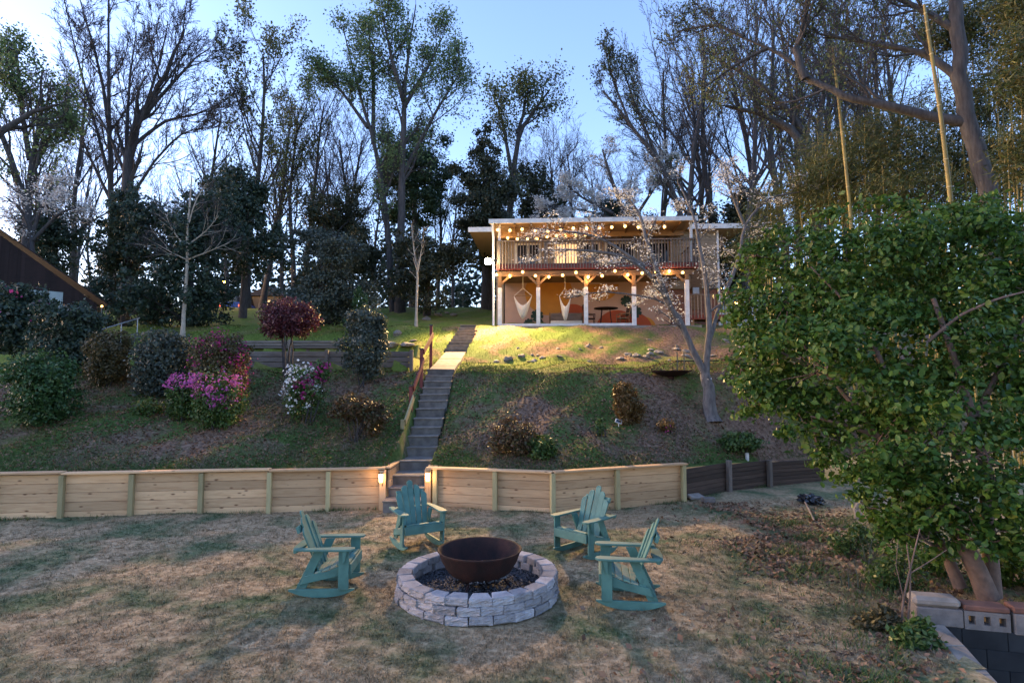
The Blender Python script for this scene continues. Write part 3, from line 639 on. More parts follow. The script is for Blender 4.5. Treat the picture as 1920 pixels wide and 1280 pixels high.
# lower front: brown posts with Y braces, white screen frame
PX = [0.0, 1.68, 3.75, 5.82, 8.08]
for i, x in enumerate(PX):
    hb('porch_post', 'brownwood', (x - .075, x + .075, 0.0, .15, 1.68 if i < 4 else 1.95, 2.18))
    hb('screen_post', 'white', (x - .085, x + .085, -.01, .16, -.02 if i < 4 else -.35, 1.679 if i < 4 else 1.949))
    for s in (-1, 1):
        if 0 <= x + s * .4 <= DW + .1: MB().bar((x + s * .05, .075, 1.85), (x + s * .42, .075, 2.19), .09, .09, up=(0, 1, 0)).build('brace', MT['brownwood'], HS)
hb('bottom_rail', 'white', (0.086, 1.594, .02, .13, -.02, .10), (1.766, 3.664, .02, .13, -.02, .10), (3.836, 5.734, .02, .13, -.02, .10))
hb('beam', 'brownwood', (-.1, DW + .05, 0, .15, 2.181, 2.40))
hb('deck_rim', 'redpaint', (-.15, DW + .15, -.06, .05, 2.46, 2.70)); hb('deck_floor', 'greywood', (-.15, DW + .15, -.05, WB - .01, 2.701, 2.73))
hb('deck_side_rim', 'redpaint', (DW + .16, DW + .21, -.06, WB, 2.46, 2.70))
bal = MB().box(-.019, .019, -.10, -.062, 2.50, 3.70).build('baluster', MT['greywood'], HS); nb = 66
bal.location = (0, 0, 0)
for k in range(1, nb):
    c = bal.copy(); COL.objects.link(c); c.parent = HS; c.location = (k * (DW + .1) / (nb - 1), 0, 0)
hb('top_rail', 'greywood', (-.12, DW + .2, -.13, -.02, 3.701, 3.745))
for x in (-.06, 2.0, 4.05, 6.1, DW + .1): hb('rail_post', 'greywood', (x - .05, x + .05, -.061, .04, 2.73, 3.70))
sb = MB().box(DW + .212, DW + .25, -.019, .019, 2.5, 3.70).build('side_baluster', MT['greywood'], HS); sb.location = (0, .1, 0)
for k in range(1, 16): c = sb.copy(); COL.objects.link(c); c.parent = HS; c.location = (0, .1 + k * .18, 0)
hb('side_rail', 'greywood', (DW + .19, DW + .28, -.02, WB - .01, 3.701, 3.745))
# upper storey
hb('upper_wall', 'siding', (-.049, 10.2, WB + .152, WB + .3, 2.44, 4.8))
for k in range(14): hb('siding_course', 'siding', (-.04, 10.19, WB + .135, WB + .1515, 2.76 + k * .145, 2.76 + k * .145 + .128))
def window(x0, x1, z0, z1, mt, y=WB + .13):
    w = hb('window', 'white', (x0 - .08, x1 + .08, y - .035, y + .004, z0 - .08, z0), (x0 - .08, x1 + .08, y - .035, y + .004, z1, z1 + .08), (x0 - .08, x0, y - .035, y + .004, z0, z1), (x1, x1 + .08, y - .035, y + .004, z0, z1), ((x0 + x1) / 2 - .025, (x0 + x1) / 2 + .025, y - .03, y + .003, z0, z1))
    hb('pane', mt, (x0, x1, y - .012, y - .004, z0, z1), parent=w)
window(2.5, 3.55, 2.85, 4.3, 'litwin'); window(3.9, 4.6, 2.76, 4.3, 'glass'); window(5.0, 6.3, 2.85, 4.3, 'glass'); window(7.0, 8.0, 2.76, 4.3, 'glass'); window(.6, 1.7, 3.2, 4.3, 'glass')
hb('deck_roof', 'shingle', (-.45, DW + .15, -.25, WB + .1, 4.56, 4.64)); hb('deck_soffit', 'soffit', (-.40, DW + .1, -.2, WB + .1, 4.52, 4.558))
hb('fascia', 'white', (-.47, DW + .17, -.30, -.252, 4.47, 4.66)); hb('inner_beam', 'soffit', (-.2, DW, 1.5, 1.65, 4.28, 4.515))
for k in range(12): hb('rafter', 'brownwood', (k * .72 - .1, k * .72 - .04, -.19, WB + .1, 4.42, 4.516))
for x in (-.02, 4.05, DW - .05): hb('roof_post', 'white' if x != 4.05 else 'greywood', (x - .055, x + .055, -.01, .10, 2.735, 4.51))
hb('main_roof', 'shingle', (-1.7, 11.5, WB - .6, 10, 4.90, 5.02)); hb('main_fascia', 'white', (-1.72, 11.52, WB - .66, WB - .602, 4.80, 5.03)); hb('main_soffit', 'soffit', (-1.68, 11.48, WB - .59, 10, 4.84, 4.898))
hb('right_wall_upper', 'siding', (8.01, 10.2, WB - .2, WB + .13, 2.0, 4.83)); hb('right_wall_lower', 'brickred', (8.01, 10.2, WB - .15, WB + .14, -1.0, 1.98))
for k in range(18): hb('siding_course', 'siding', (8.012, 10.205, WB - .225, WB - .2015, 2.02 + k * .155, 2.02 + k * .155 + .135))
hb('corner_board', 'white', (10.206, 10.30, WB - .24, WB + .1, -.9, 4.82))
fl = MB().tube([(.35, 4.2, 5.0), (.35, 4.2, 5.75)], .14, 14).tube([(.35, 4.2, 5.72), (.35, 4.2, 5.80)], [.21, .16], 14); fl.build('flue_pipe', MT['metal'], HS, True)
MB().tube([(-.30, -.2, 4.5), (-.30, -.15, 4.2), (-.28, .0, 3.9), (-.28, .02, 0.0), (-.35, -.25, -.1)], .055, 8).build('downspout', MT['white'], HS, True)
# side landing with rail
hb('landing', 'redpaint', (8.45, 10.1, 1.0, 2.2, .35, .55)); lb = MB().box(8.46, 8.50, .96, .995, .40, 1.42).build('landing_baluster', MT['greywood'], HS)
for k in range(1, 12): c = lb.copy(); COL.objects.link(c); c.parent = HS; c.location = (k * .147, 0, 0)
hb('landing_rail', 'greywood', (8.40, 10.15, .94, 1.03, 1.421, 1.47)); hb('landing_post', 'brownwood', (8.5, 8.62, 1.05, 1.17, -.9, .349), (9.9, 10.02, 1.05, 1.17, -.9, .349))
hb('door', 'brownwood', (8.95, 9.45, WB - .26, WB - .228, 1.0, 2.9)); hb('meter_box', 'metal', (9.0, 9.3, WB - .33, WB - .262, 1.75, 2.05))
# flood light: the brightest lamp, at the deck corner
FLp = P(915, 490, 24.7)
FL = thing('flood_light', 'dazzling warm floodlight at the left corner of the deck', 'floodlight', FLp)
bm = bmesh.new(); bmesh.ops.create_icosphere(bm, subdivisions=2, radius=.15); me = bpy.data.meshes.new('lamp_globe'); bm.to_mesh(me); bm.free(); me.materials.append(MT['flood'])
o = bpy.data.objects.new('lamp_globe', me); COL.objects.link(o); o.parent = FL
MB().bar((.0, .10, .05), (.42, .3, .12), .05, .05).build('bracket', MT['black'], FL); MB().tube([(0, .09, 0), (0, .2, .06)], [.10, .05], 10).build('housing', MT['black'], FL)
lo = bpy.data.objects.new('lamp', bpy.data.lights.new('lamp', 'SPOT')); COL.objects.link(lo); lo.parent = FL; lo.location = (0, -.16, -.02)
lo.rotation_euler = Vector((.28, -1, -.68)).to_track_quat('-Z', 'Y').to_euler(); lo.data.spot_size = R(122); lo.data.spot_blend = .55
lo.data.energy = 2900; lo.data.color = (1.0, .62, .25); lo.data.shadow_soft_size = .30
# strings of bulbs
bm = bmesh.new(); bmesh.ops.create_icosphere(bm, subdivisions=2, radius=.065); BU = bpy.data.meshes.new('bulb'); bm.to_mesh(BU); bm.free(); BU.materials.append(MT['bulb'])
BU.polygons.foreach_set('use_smooth', np.ones(len(BU.polygons), dtype=bool))
def string(label, px, depth):
    pts = [P(x, y, depth(x)) for x, y in px]; t = thing('string_lights', label, 'string lights', pts[0], 0, 'bulb strings on the house'); O = pts[0]; wire = []
    for i, p in enumerate(pts):
        wire.append(p - O + Vector((0, 0, .13)))
        if i + 1 < len(pts): wire.append((p + pts[i + 1]) / 2 - O + Vector((0, 0, .08)))
        o = bpy.data.objects.new('bulb', BU); COL.objects.link(o); o.parent = t; o.location = p - O
        MB().tube([p - O + Vector((0, 0, .045)), p - O + Vector((0, 0, .14))], .022, 6).build('socket', MT['black'], o).location = -(p - O)
    MB().tube(wire, .008, 4).build('cable', MT['black'], t)
    for i in range(1, len(pts), 3):
        lo = bpy.data.objects.new('lamp', bpy.data.lights.new('lamp', 'POINT')); COL.objects.link(lo); lo.parent = t; lo.location = pts[i] - O + Vector((0, .02, -.09))
        lo.data.energy = 2.2 if 'roof' in label else 5.5; lo.data.color = (1, .52, .18); lo.data.shadow_soft_size = .06
dep = lambda d0: (lambda x: d0 - (x - 937) / 43.5 * math.sin(R(3.2)))
string('string of glowing bulbs along the edge of the deck roof', [(933, 431), (956, 432), (979, 430), (1003, 433), (1027, 433), (1051, 432), (1075, 428), (1100, 428), (1124, 428), (1147, 426), (1172, 424), (1197, 426), (1222, 427), (1246, 425)], dep(24.75))
string('second string of bulbs swagged deeper under the deck roof', [(936, 444), (952, 446), (970, 448), (989, 448), (1007, 447), (1026, 444), (1043, 442), (1060, 441), (1079, 441), (1098, 442), (1117, 443)], dep(26.2))
string('string of glowing bulbs under the deck along the porch beam', [(931, 515), (956, 517), (980, 510), (1004, 517), (1029, 519), (1055, 516), (1080, 511), (1103, 519), (1129, 517), (1153, 508), (1177, 515), (1204, 512), (1230, 510), (1255, 508), (1280, 511)], dep(24.8))
# porch furniture
def hpos(x, y, z): return HO + Matrix.Rotation(R(-3.2), 3, 'Z') @ Vector((x, y, z))
def hammock(label, x, y, w, zt, zb):
    t = thing('hammock_chair', label, 'hammock chair', hpos(x, y, 0), R(-3.2), 'hanging chairs in the porch')
    MB().tube([(0, 0, 2.39), (0, 0, zt + .35)], .012, 5).tube([(0, 0, zt + .35), (-w, 0, zt)], .012, 5).tube([(0, 0, zt + .35), (w, 0, zt)], .012, 5).build('rope', MT['rope'], t)
    MB().tube([(-w - .05, 0, zt), (w + .05, 0, zt)], .016, 6).build('spreader_bar', MT['brownwood'], t)
    n1, n2 = 15, 9; V = []
    for j in range(n2):
        v_ = j / (n2 - 1)
        for i in range(n1):
            u = -1 + 2 * i / (n1 - 1); up = (zt if v_ < .5 else zt); sag = (1 - abs(u) ** 1.7)
            zz = zt - (zt - zb) * sag * (0.45 + .55 * math.sin(math.pi * min(1, v_ * 1.0))) ; V.append((u * w * (1 - .25 * sag * 0), (v_ - .5) * .55 * (sag + .1), zz))
    f = [(j * n1 + i, j * n1 + i + 1, (j + 1) * n1 + i + 1, (j + 1) * n1 + i) for j in range(n2 - 1) for i in range(n1 - 1)]
    o = mesh_np('woven_seat', V, f, MT['rope'], t, True); s_ = o.modifiers.new('w', 'SOLIDIFY'); s_.thickness = .015
hammock('white woven hammock chair hanging in the left porch bay', .98, .9, .40, 1.45, .40)
hammock('narrower white woven hammock chair in the second porch bay', 2.88, .9, .25, 1.42, .30)
def slat_bench(label, x, y, w):
    t = thing('garden_bench', label, 'bench', hpos(x, y, 0), R(-3.2))
    for s in (-1, 1):
        for yy in (.05, .5): MB().box(s * w - .03, s * w + .03, yy - .03, yy + .03, -.03, .55 if yy < .3 else .8).build('leg', MT['brownwood'], t)
        MB().box(s * w - .04, s * w + .04, .0, .55, .55, .59).build('armrest', MT['brownwood'], t)
    MB().box(-w + .03, w - .03, .03, .5, .24, .38).build('seat', MT['rope'], t, bevel=.02); MB().box(-w + .03, w - .03, .44, .54, .39, .78).build('backrest', MT['greywood'], t, bevel=.02)
slat_bench('small cushioned sofa bench behind the narrow hammock chair', 2.95, 1.5, .75)
t = thing('bistro_table', 'dark round bistro table in the third porch bay', 'table', hpos(4.75, 1.4, 0), 0)
MB().tube([(0, 0, .90), (0, 0, .93)], .55, 24).add([(.55 * math.cos(a), .55 * math.sin(a), .93) for a in np.linspace(0, 6.283, 25)[:-1]], [tuple(range(24))]).build('table_top', MT['rust'], t)
for k in range(4): a = k * 1.5708 + .6; MB().tube([(.38 * math.cos(a), .38 * math.sin(a), -.03), (.25 * math.cos(a), .25 * math.sin(a), .9)], .022, 6).build('leg', MT['rust'], t)
def patio_chair(label, x, y, rz, mt):
    t = thing('patio_chair', label, 'chair', hpos(x, y, 0), rz)
    for sx_ in (-.22, .22):
        MB().tube([(sx_, -.2, -.03), (sx_, -.22, .62)], .018, 6).build('front_leg', MT[mt], t); MB().tube([(sx_, .25, -.03), (sx_, .2, .45), (sx_, .3, 1.05)], .018, 6).build('rear_leg', MT[mt], t)
        MB().tube([(sx_, -.24, .63), (sx_, .24, .66)], .02, 6).build('armrest', MT[mt], t)
    MB().box(-.21, .21, -.22, .22, .42, .46).build('seat', MT[mt], t); MB().prism([(.21, .55), (.24, .55), (.31, 1.08), (.28, 1.08)], 'x', -.2, .2).build('backrest', MT['black'], t)
patio_chair('slim patio chair on the left of the bistro table', 4.0, 1.4, R(90), 'rust'); patio_chair('patio chair with dark back on the right of the bistro table', 5.5, 1.3, R(-80), 'brownwood')

# ------------------------------------------------------------------ left barn, parked car, garden bits beyond
BN = thing('old_barn', 'dark brown board barn with sloping roof at the left edge', 'barn', P(60, 575, 22), R(40))
O = BN.location; xr = (P(188, 556, 22).x - O.x) * .78; xl = (P(-60, 420, 22).x - O.x) * .78; ze = P(188, 556, 22).z - O.z; zr = P(-60, 405, 22).z - O.z
for k in range(34):
    x0 = xl + (xr - xl) * k / 34; x1 = xl + (xr - xl) * (k + 1) / 34 + .004 * (k % 2); za = zr + (ze - zr) * k / 34; zb_ = zr + (ze - zr) * (k + 1) / 34
    MB().prism([(x0, -.25), (x1, -.25), (x1, zb_ - .12), (x0, za - .12)], 'y', .02 * (k % 2), .10).build('board', MT['barn'], BN)
MB().add([(xl, -.15, zr), (xr + .35, -.15, ze - .12), (xr + .35, 5, ze - .12), (xl, 5, zr), (xl, -.15, zr + .05), (xr + .35, -.15, ze - .07), (xr + .35, 5, ze - .07), (xl, 5, zr + .05)],
         [(0, 1, 2, 3), (4, 7, 6, 5), (0, 4, 5, 1), (1, 5, 6, 2), (2, 6, 7, 3), (3, 7, 4, 0)]).build('roof', MT['barn'], BN)
p = P(75, 555, 21.9) - O; MB().box(p.x - .6, p.x + .55, -.06, -.02, -.4, p.z + .25).build('door_panel', M('pale_door', (.30, .36, .36), (.22, .27, .28), 3, .7), BN)
MB().box(xl, xr, .4, .5, -2.5, -.2).build('lower_wall', MT['barn'], BN)
g = P(430, 592, 38)
CA = thing('parked_car', 'blue car parked up the hill behind the dark evergreens', 'car', (g.x, g.y, g.z))
cb = M('blue_car_paint', (.02, .08, .38), (.015, .06, .30), 2, .25, spec=.6)
MB().prism([(-.85, .25), (.85, .25), (.88, .62), (.80, .92), (-.80, .92), (-.88, .62)], 'y', 0, 4.2).build('body', cb, CA, bevel=.05)
MB().prism([(-.74, .93), (.74, .93), (.58, 1.45), (-.58, 1.45)], 'y', .9, 3.2).build('cabin', MT['glass'], CA, bevel=.05)
for sx_ in (-.72, .72):
    for yy in (.75, 3.4):
        w_ = MB().tube([(sx_ - .1, yy, .32), (sx_ + .1, yy, .32)], .32, 16).build('wheel', MT['black'], CA)
    MB().box(sx_ - .14, sx_ + .1, -.03, .0, .62, .76).build('tail_light', emit('tail_lamp', (1, .12, .05), .5), CA)
MB().box(-.4, .4, -.03, -.005, .4, .55).build('number_plate', MT['white'], CA)
g = P(488, 575, 40); HN = thing('lamplit_cottage', 'tan cottage lit by a warm lamp far behind the car', 'house', (g.x, g.y, g.z - .5))
MB().box(-.6, 1.6, 0, 3, -1, 1.3).build('wall', MT['siding'], HN); MB().prism([(-.9, 1.25), (1.9, 1.25), (.5, 1.95)], 'y', -.3, 3.3).build('roof', MT['shingle'], HN)
MB().box(.1, .7, -.04, -.01, .2, .95).build('window', MT['litwin'], HN)
def lamp(name, label, px, py, d, r_, e, ground=None):
    p = P(px, py, d); zg = hz(p.x, p.y); t = thing(name, label, 'lamp', (p.x, p.y, min(zg, p.z - .4)))
    h = p.z - t.location.z; MB().tube([(0, 0, -.1), (0, 0, h - r_)], .03, 6).build('post', MT['black'], t)
    bm = bmesh.new(); bmesh.ops.create_icosphere(bm, subdivisions=2, radius=r_); me = bpy.data.meshes.new('lamp_head'); bm.to_mesh(me); bm.free(); me.materials.append(MT['bulb'])
    o = bpy.data.objects.new('lamp_head', me); COL.objects.link(o); o.parent = t; o.location = (0, 0, h)
    lo = bpy.data.objects.new('lamp', bpy.data.lights.new('lamp', 'POINT')); COL.objects.link(lo); lo.parent = t; lo.location = (0, -.15, h + .1); lo.data.energy = e; lo.data.color = (1, .55, .2); lo.data.shadow_soft_size = r_
lamp('yard_lamp', 'glowing orange lamp on a post beside the blue car', 421, 530, 36, .11, 60)
lamp('yard_lamp', 'small lamp glowing left of the pale young tree', 322, 563, 27, .06, 4)
lamp('yard_lamp', 'faint low lamp glowing at the barn corner', 191, 574, 21.2, .04, .3)
lamp('yard_lamp', 'faint low lamp above the metal handrail on the left', 258, 575, 26, .05, 1)
lamp('yard_lamp', 'bright lamp at the right end of the house', 1380, 570, 24.0, .09, 12)
GR = thing('garden_handrail', 'thin pale metal handrail on the far left slope', 'handrail', P(190, 620, 21))
a, b = P(182, 620, 21) - GR.location, P(262, 596, 23) - GR.location
MB().tube([a, b], .025, 6).build('rail', MT['metal'], GR)
for k in (.1, .55, .95): q = a.lerp(b, k); MB().tube([q, q - Vector((0, 0, 1.0))], .02, 6).build('post', MT['metal'], GR)
def timber_terrace(label, px0, px1, py_t, py_b, d, rows):
    A, B = P(px0, py_b, d), P(px1, py_b, d); zt = P(px0, py_t, d).z
    t = thing('timber_terrace', label, 'retaining wall', A); rh = (zt - A.z) / rows
    for k in range(rows):
        for s in range(2):
            a, b = lerp2(A, B, s * .5 + .002), lerp2(A, B, s * .5 + .498); plank('timber', a, b, A.z + k * rh, A.z + (k + 1) * rh - .012, .14, MT['greywood'], t, rw.uniform(0, .02), .012)
    for k in (0.0, .5, 1.0): q = lerp2(A, B, k); upright('stake', q[0], q[1] - .07, 0, .10, .10, A.z - .2, zt + .03, MT['greywood'], t)
timber_terrace('lower grey timber terrace wall left of the stairs', 455, 772, 658, 689, 17.4, 3)
timber_terrace('upper grey timber terrace wall behind the plum shrub', 450, 640, 638, 653, 19.95, 3)
# pale panel building at right end of the house
t = thing('pump_house', 'pale grey panel shed at the right end of the house', 'shed', P(1352, 612, 27.5)); MB().box(-.25, 1.9, 0, 1.5, -.6, 1.6).build('wall', M('pale_panel', (.36, .39, .42), (.30, .33, .36), 2, .6), t); MB().box(-.4, 2.0, -.15, 1.6, 1.602, 1.72).build('roof', MT['brickred'], t)

# ------------------------------------------------------------------ shrubs on the slope
def shrub(name, label, base, blobs, n, size, lm, seed, group=None, elong=1.5, stems=5, sh=0.35, flowers=None, shell=0.5, lump=0.16, sr=0.015, fold=False, flat=.2, cat='shrub'):
    """blobs in metres relative to the base"""
    t = thing(name, label, cat, base, 0, group); rng = np.random.default_rng(seed); polys = []
    for k in range(stems):
        a = rng.uniform(0, 6.28); b = blobs[k % len(blobs)]; e = np.array([b[0] + b[3] * .45 * math.cos(a), b[1] + b[4] * .45 * math.sin(a), b[2] + b[5] * .3])
        s0 = np.array([.12 * math.cos(a), .12 * math.sin(a), -.15]); q = (s0 + e) / 2 + rng.normal(size=3) * .06
        polys.append((np.array([s0, (s0 + q) / 2, q, (q + e) / 2, e]), np.linspace(sr * 1.3, sr * .6, 5), 5))
    tubes_mesh('stem', polys, MT['twig'], t)
    foliage('foliage', blobs, int(n * 1.25), size, elong, LM[lm], t, seed, shell, lump + .08, flat, fold, floor=-.05, per=26, fill=.5)
    for i, (fb, fn, fs, fm) in enumerate(flowers or []):
        foliage('flowers', fb, int(fn * .8), fs, 1.15, LM[fm], t, seed + 7 + i, .88, .2, .5, floor=-.05, per=22, fill=.25)
    return t
def pxs(d): return d / F                     # metres per photo pixel at distance d
def bush(name, label, x0, x1, yt, yb, n, size, lm, seed, d=None, depthr=.9, shape='dome', **kw):
    """a shrub filling photo pixels x0..x1, yt..yb, standing on the slope at its foot"""
    b = on_hill((x0 + x1) / 2, yb) if d is None else P((x0 + x1) / 2, yb, d); k = pxs(b.y); w = (x1 - x0) / 2 * k; h = (yb - yt) * k; b.y += w * .3
    b.z = hz(b.x, b.y) if d is None else b.z
    if shape == 'dome': bl = [(0, 0, h * .48, w * .96, w * depthr, h * .50), (w * .3, 0, h * .33, w * .66, w * .7, h * .36), (-w * .3, 0, h * .33, w * .66, w * .7, h * .36)]
    elif shape == 'box': bl = [(0, 0, h * .45, w * .92, w * depthr, h * .48), (-w * .35, 0, h * .68, w * .58, w * .6, h * .30), (w * .35, 0, h * .66, w * .6, w * .6, h * .31), (w * .3, 0, h * .25, w * .62, w * .6, h * .28), (-w * .3, 0, h * .25, w * .62, w * .6, h * .28)]
    else: bl = [(q[0] * w, q[1] * w, q[2] * h, q[3] * w, q[4] * w, q[5] * h) for q in shape]
    fl = kw.pop('fl', None)
    flw = [([(q[0] * w, q[1] * w, q[2] * h, q[3] * w, q[4] * w, q[5] * h) for q in fb], fn, fs, fm) for fb, fn, fs, fm in fl] if fl else None
    return shrub(name, label, b, bl, n, size, lm, seed, flowers=flw, **kw)
G1 = 'clipped shrubs on the left slope'
bush('clipped_shrub', 'dense green rounded shrub at the left edge above the pine wall', -8, 126, 668, 806, 9000, .055, 'shrub', 11, shape='box', group=G1)
bush('topiary_shrub', 'large dark two tier topiary shrub beside the barn', 44, 184, 566, 695, 9000, .075, 'dark', 12, d=16.5, group=G1,
     shape=[(.05, 0, .75, .80, .8, .27), (0, 0, .30, 1.0, .9, .33), (.3, 0, .52, .5, .5, .2)])
bush('clipped_shrub', 'olive brown columnar shrub between two green shrubs', 150, 234, 622, 728, 8000, .05, 'olive', 13, shape='box', group=G1)
bush('clipped_shrub', 'grey green rounded shrub left of the magenta azalea', 234, 348, 624, 748, 9500, .06, 'grey', 14, shape='box', group=G1)
bush('azalea', 'large magenta azalea in full bloom behind the pink one', 345, 460, 626, 762, 7500, .05, 'olive', 15, shape='box',
     fl=[([(0, 0, .60, .98, .9, .40), (.5, -.2, .35, .5, .5, .33)], 1500, .055, 'magenta')])
bush('azalea', 'bright pink azalea in front of the magenta azalea', 354, 448, 704, 812, 6500, .045, 'weed', 16,
     fl=[([(0, -.1, .72, .96, .9, .28), (.3, -.3, .45, .4, .5, .15)], 1900, .05, 'pink')])
bush('azalea', 'small pink azalea left of the bright pink one', 304, 364, 706, 792, 3500, .045, 'weed', 17,
     fl=[([(0, 0, .80, .9, .9, .22)], 500, .05, 'pink')])
bush('azalea', 'azalea with mixed white and magenta flowers', 524, 616, 684, 798, 3500, .045, 'weed', 18, shape=[(0, 0, .6, .8, .7, .36), (.55, 0, .8, .42, .4, .2), (-.35, 0, .35, .6, .6, .33)],
     fl=[([(-.3, -.2, .58, .75, .6, .38)], 520, .062, 'whitefl'), ([(.55, 0, .82, .45, .45, .2), (0, -.3, .58, .5, .5, .2)], 560, .06, 'magenta')])
bush('plum_shrub', 'round plum leaved shrub on bare crooked stems', 476, 586, 566, 712, 9000, .045, 'plum', 19, shape=[(0, 0, .76, .98, .9, .245), (.3, 0, .74, .66, .7, .22), (-.3, 0, .74, .66, .7, .22)], stems=7, sr=.025)
bush('topiary_shrub', 'two tier green topiary shrub left of the stairs', 632, 722, 570, 716, 9000, .055, 'grey', 20, shape=[(0, 0, .80, .78, .8, .21), (0, 0, .46, 1.0, .95, .29), (.3, 0, .2, .55, .5, .2), (.6, 0, .62, .35, .4, .3)], d=15.9)
bush('nandina', 'brown leaved nandina with bare canes near the wall', 608, 724, 752, 836, 3500, .05, 'nandina', 21, shape=[(-.2, 0, .68, .75, .7, .32), (.5, 0, .5, .5, .5, .35)], stems=14, sr=.012)
bush('rhododendron', 'dark rhododendron with a few purple blooms by the barn', -60, 84, 528, 660, 7000, .09, 'dark', 22, d=18, shape='box', fl=[([(.2, -.2, .5, .85, .9, .5)], 120, .10, 'magenta')])
bush('bronze_shrub', 'small bronze green conical shrub on the right slope', 1142, 1214, 722, 800, 5500, .04, 'bronze', 23, shape=[(0, 0, .4, .75, .75, .4), (-.15, 0, .72, .5, .5, .28), (.4, 0, .25, .55, .5, .25)])
bush('bronze_shrub', 'low sprawling bronze shrub above the right pine wall', 918, 1012, 788, 860, 3200, .045, 'nandina', 24)
bush('leafy_plant', 'low green leafy plant beside the sprawling bronze shrub', 985, 1050, 820, 862, 1500, .05, 'weed', 25)
bush('leafy_plant', 'small upright green plant near the solar lamp', 1117, 1135, 782, 818, 350, .05, 'weed', 26)
bush('leafy_plant', 'tiny plant with red flowers on the right slope', 1232, 1268, 788, 814, 350, .04, 'bronze', 27, fl=[([(.2, -.3, .3, .6, .6, .3)], 26, .045, 'magenta')])
bush('leafy_plant', 'spreading green ground plant above the old timber wall', 1345, 1440, 822, 856, 1700, .06, 'weed', 28)
bush('leafy_plant', 'green weedy clump beside the bright pink azalea', 240, 300, 752, 782, 700, .05, 'weed', 29)
# dark evergreens across the hill
def evergreen(name, label, px, py, d, blobs, n, size, lm, seed, h, r_=.18, group=None, shell=.35, lump=.22, elong=1.5):
    p = P(px, py, d); p.z = min(p.z, hz(p.x, p.y)); t = thing(name, label, 'tree', p, 0, group)
    rng = np.random.default_rng(seed); polys = [(np.array([(0, 0, -.4), (.05, 0, h * .3), (0, .05, h * .6), (.05, 0, h * .9)]), np.array([r_ * 1.3, r_, r_ * .7, r_ * .2]), 8)]
    for b in blobs:
        polys.append((np.array([(0, 0, max(.3, b[2] - b[5])), (b[0] * .5, b[1] * .5, b[2] - b[5] * .4), (b[0], b[1], b[2])]), np.array([r_ * .5, r_ * .35, r_ * .1]), 5))
    tubes_mesh('trunk', polys, MT['bark'], t); foliage('crown', blobs, int(n * 1.3), size * .78, elong, LM[lm], t, seed, shell, lump, .3, per=12, fill=.3); return t
def rblobs(seed, n, R_, H, z0, bw=.4, bh=.25):
    rr = random.Random(seed); out = []
    for k in range(n):
        a = rr.uniform(0, 6.28); q = rr.uniform(.1, 1) ** .6; z = z0 + (H - z0) * rr.uniform(.05, .95); f = 1 - .65 * max(0, (z - z0) / (H - z0) - .35)
        out.append((R_ * .62 * q * math.cos(a) * f, R_ * .62 * q * math.sin(a) * f, z, R_ * bw * rr.uniform(.7, 1.2), R_ * bw * rr.uniform(.7, 1.2), H * bh * rr.uniform(.5, .9)))
    return out
GE = 'dark evergreens along the hill'
evergreen('evergreen_tree', 'broad dark evergreen behind the pale young tree', 350, 600, 25, rblobs(1, 16, 3.3, 6.2, .5), 22000, .13, 'dark', 31, 6.0, group=GE)
evergreen('evergreen_tree', 'dark evergreen right of the barn, ivy covered', 235, 590, 26, rblobs(2, 12, 2.3, 6.0, .3), 14000, .13, 'dark', 32, 6.0, group=GE)
evergreen('evergreen_tree', 'dark evergreen overhanging the blue car', 455, 585, 30, rblobs(3, 14, 3.0, 7.2, 2.6), 16000, .14, 'dark', 33, 6.5, group=GE)
evergreen('evergreen_shrub', 'wide grey green thicket above the timber terraces', 600, 600, 24.5, rblobs(4, 14, 2.7, 4.0, .2), 20000, .10, 'grey', 34, 3.5, group=GE)
evergreen('evergreen_shrub', 'small bright green conifer in front of the thicket', 672, 606, 23.0, [(0, 0, .7, .55, .5, .6), (0, 0, 1.4, .3, .3, .6)], 2500, .08, 'shrub', 35, 1.6, .05)
evergreen('evergreen_tree', 'dark brushy evergreen behind the thicket', 620, 560, 34, rblobs(5, 14, 3.2, 7.2, 1.0), 15000, .15, 'cedar', 36, 7.0, group=GE)
evergreen('evergreen_shrub', 'dim thicket in the shade left of the floodlight', 800, 590, 31, rblobs(6, 14, 3.2, 4.2, .2), 13000, .13, 'cedar', 37, 4.0, group=GE)
evergreen('pine_tree', 'round topped green pine behind the leafing twin trunk tree', 775, 560, 42, [(0, 0, 12.2, 2.3, 2.2, 2.1), (-1.2, 0, 10.6, 1.9, 1.8, 1.6), (1.3, 0, 10.5, 1.7, 1.7, 1.5), (0, 0, 9.2, 2.4, 2.2, 1.3), (.4, 0, 7.6, 2.6, 2.3, 1.1)], 22000, .16, 'pine', 38, 12, .3)
evergreen('cedar_tree', 'tall dark cedar above the floodlight', 912, 560, 34, [(0, 0, 9.6, 1.0, 1.0, 1.3), (-.4, 0, 8.3, 1.6, 1.4, 1.2), (.6, 0, 7.6, 1.6, 1.4, 1.1), (-.3, 0, 6.3, 2.1, 1.8, 1.2), (.4, 0, 4.9, 2.0, 1.8, 1.2), (-.2, 0, 3.4, 1.7, 1.6, 1.1)], 22000, .14, 'cedar', 39, 9.5, .28)
evergreen('evergreen_tree', 'dark evergreen behind the house chimney', 1010, 560, 40, rblobs(7, 14, 3.0, 9.6, 2.0), 13000, .17, 'cedar', 40, 9.0, group=GE)
evergreen('evergreen_tree', 'dark evergreen behind the middle of the deck roof', 1160, 560, 42, rblobs(8, 14, 3.4, 8.6, 2.0), 13000, .17, 'dark', 41, 8.0, group=GE)
evergreen('evergreen_tree', 'dark evergreen behind the right end of the house', 1400, 570, 34, rblobs(9, 16, 3.6, 8.0, .5), 17000, .15, 'cedar', 42, 8.0, group=GE)
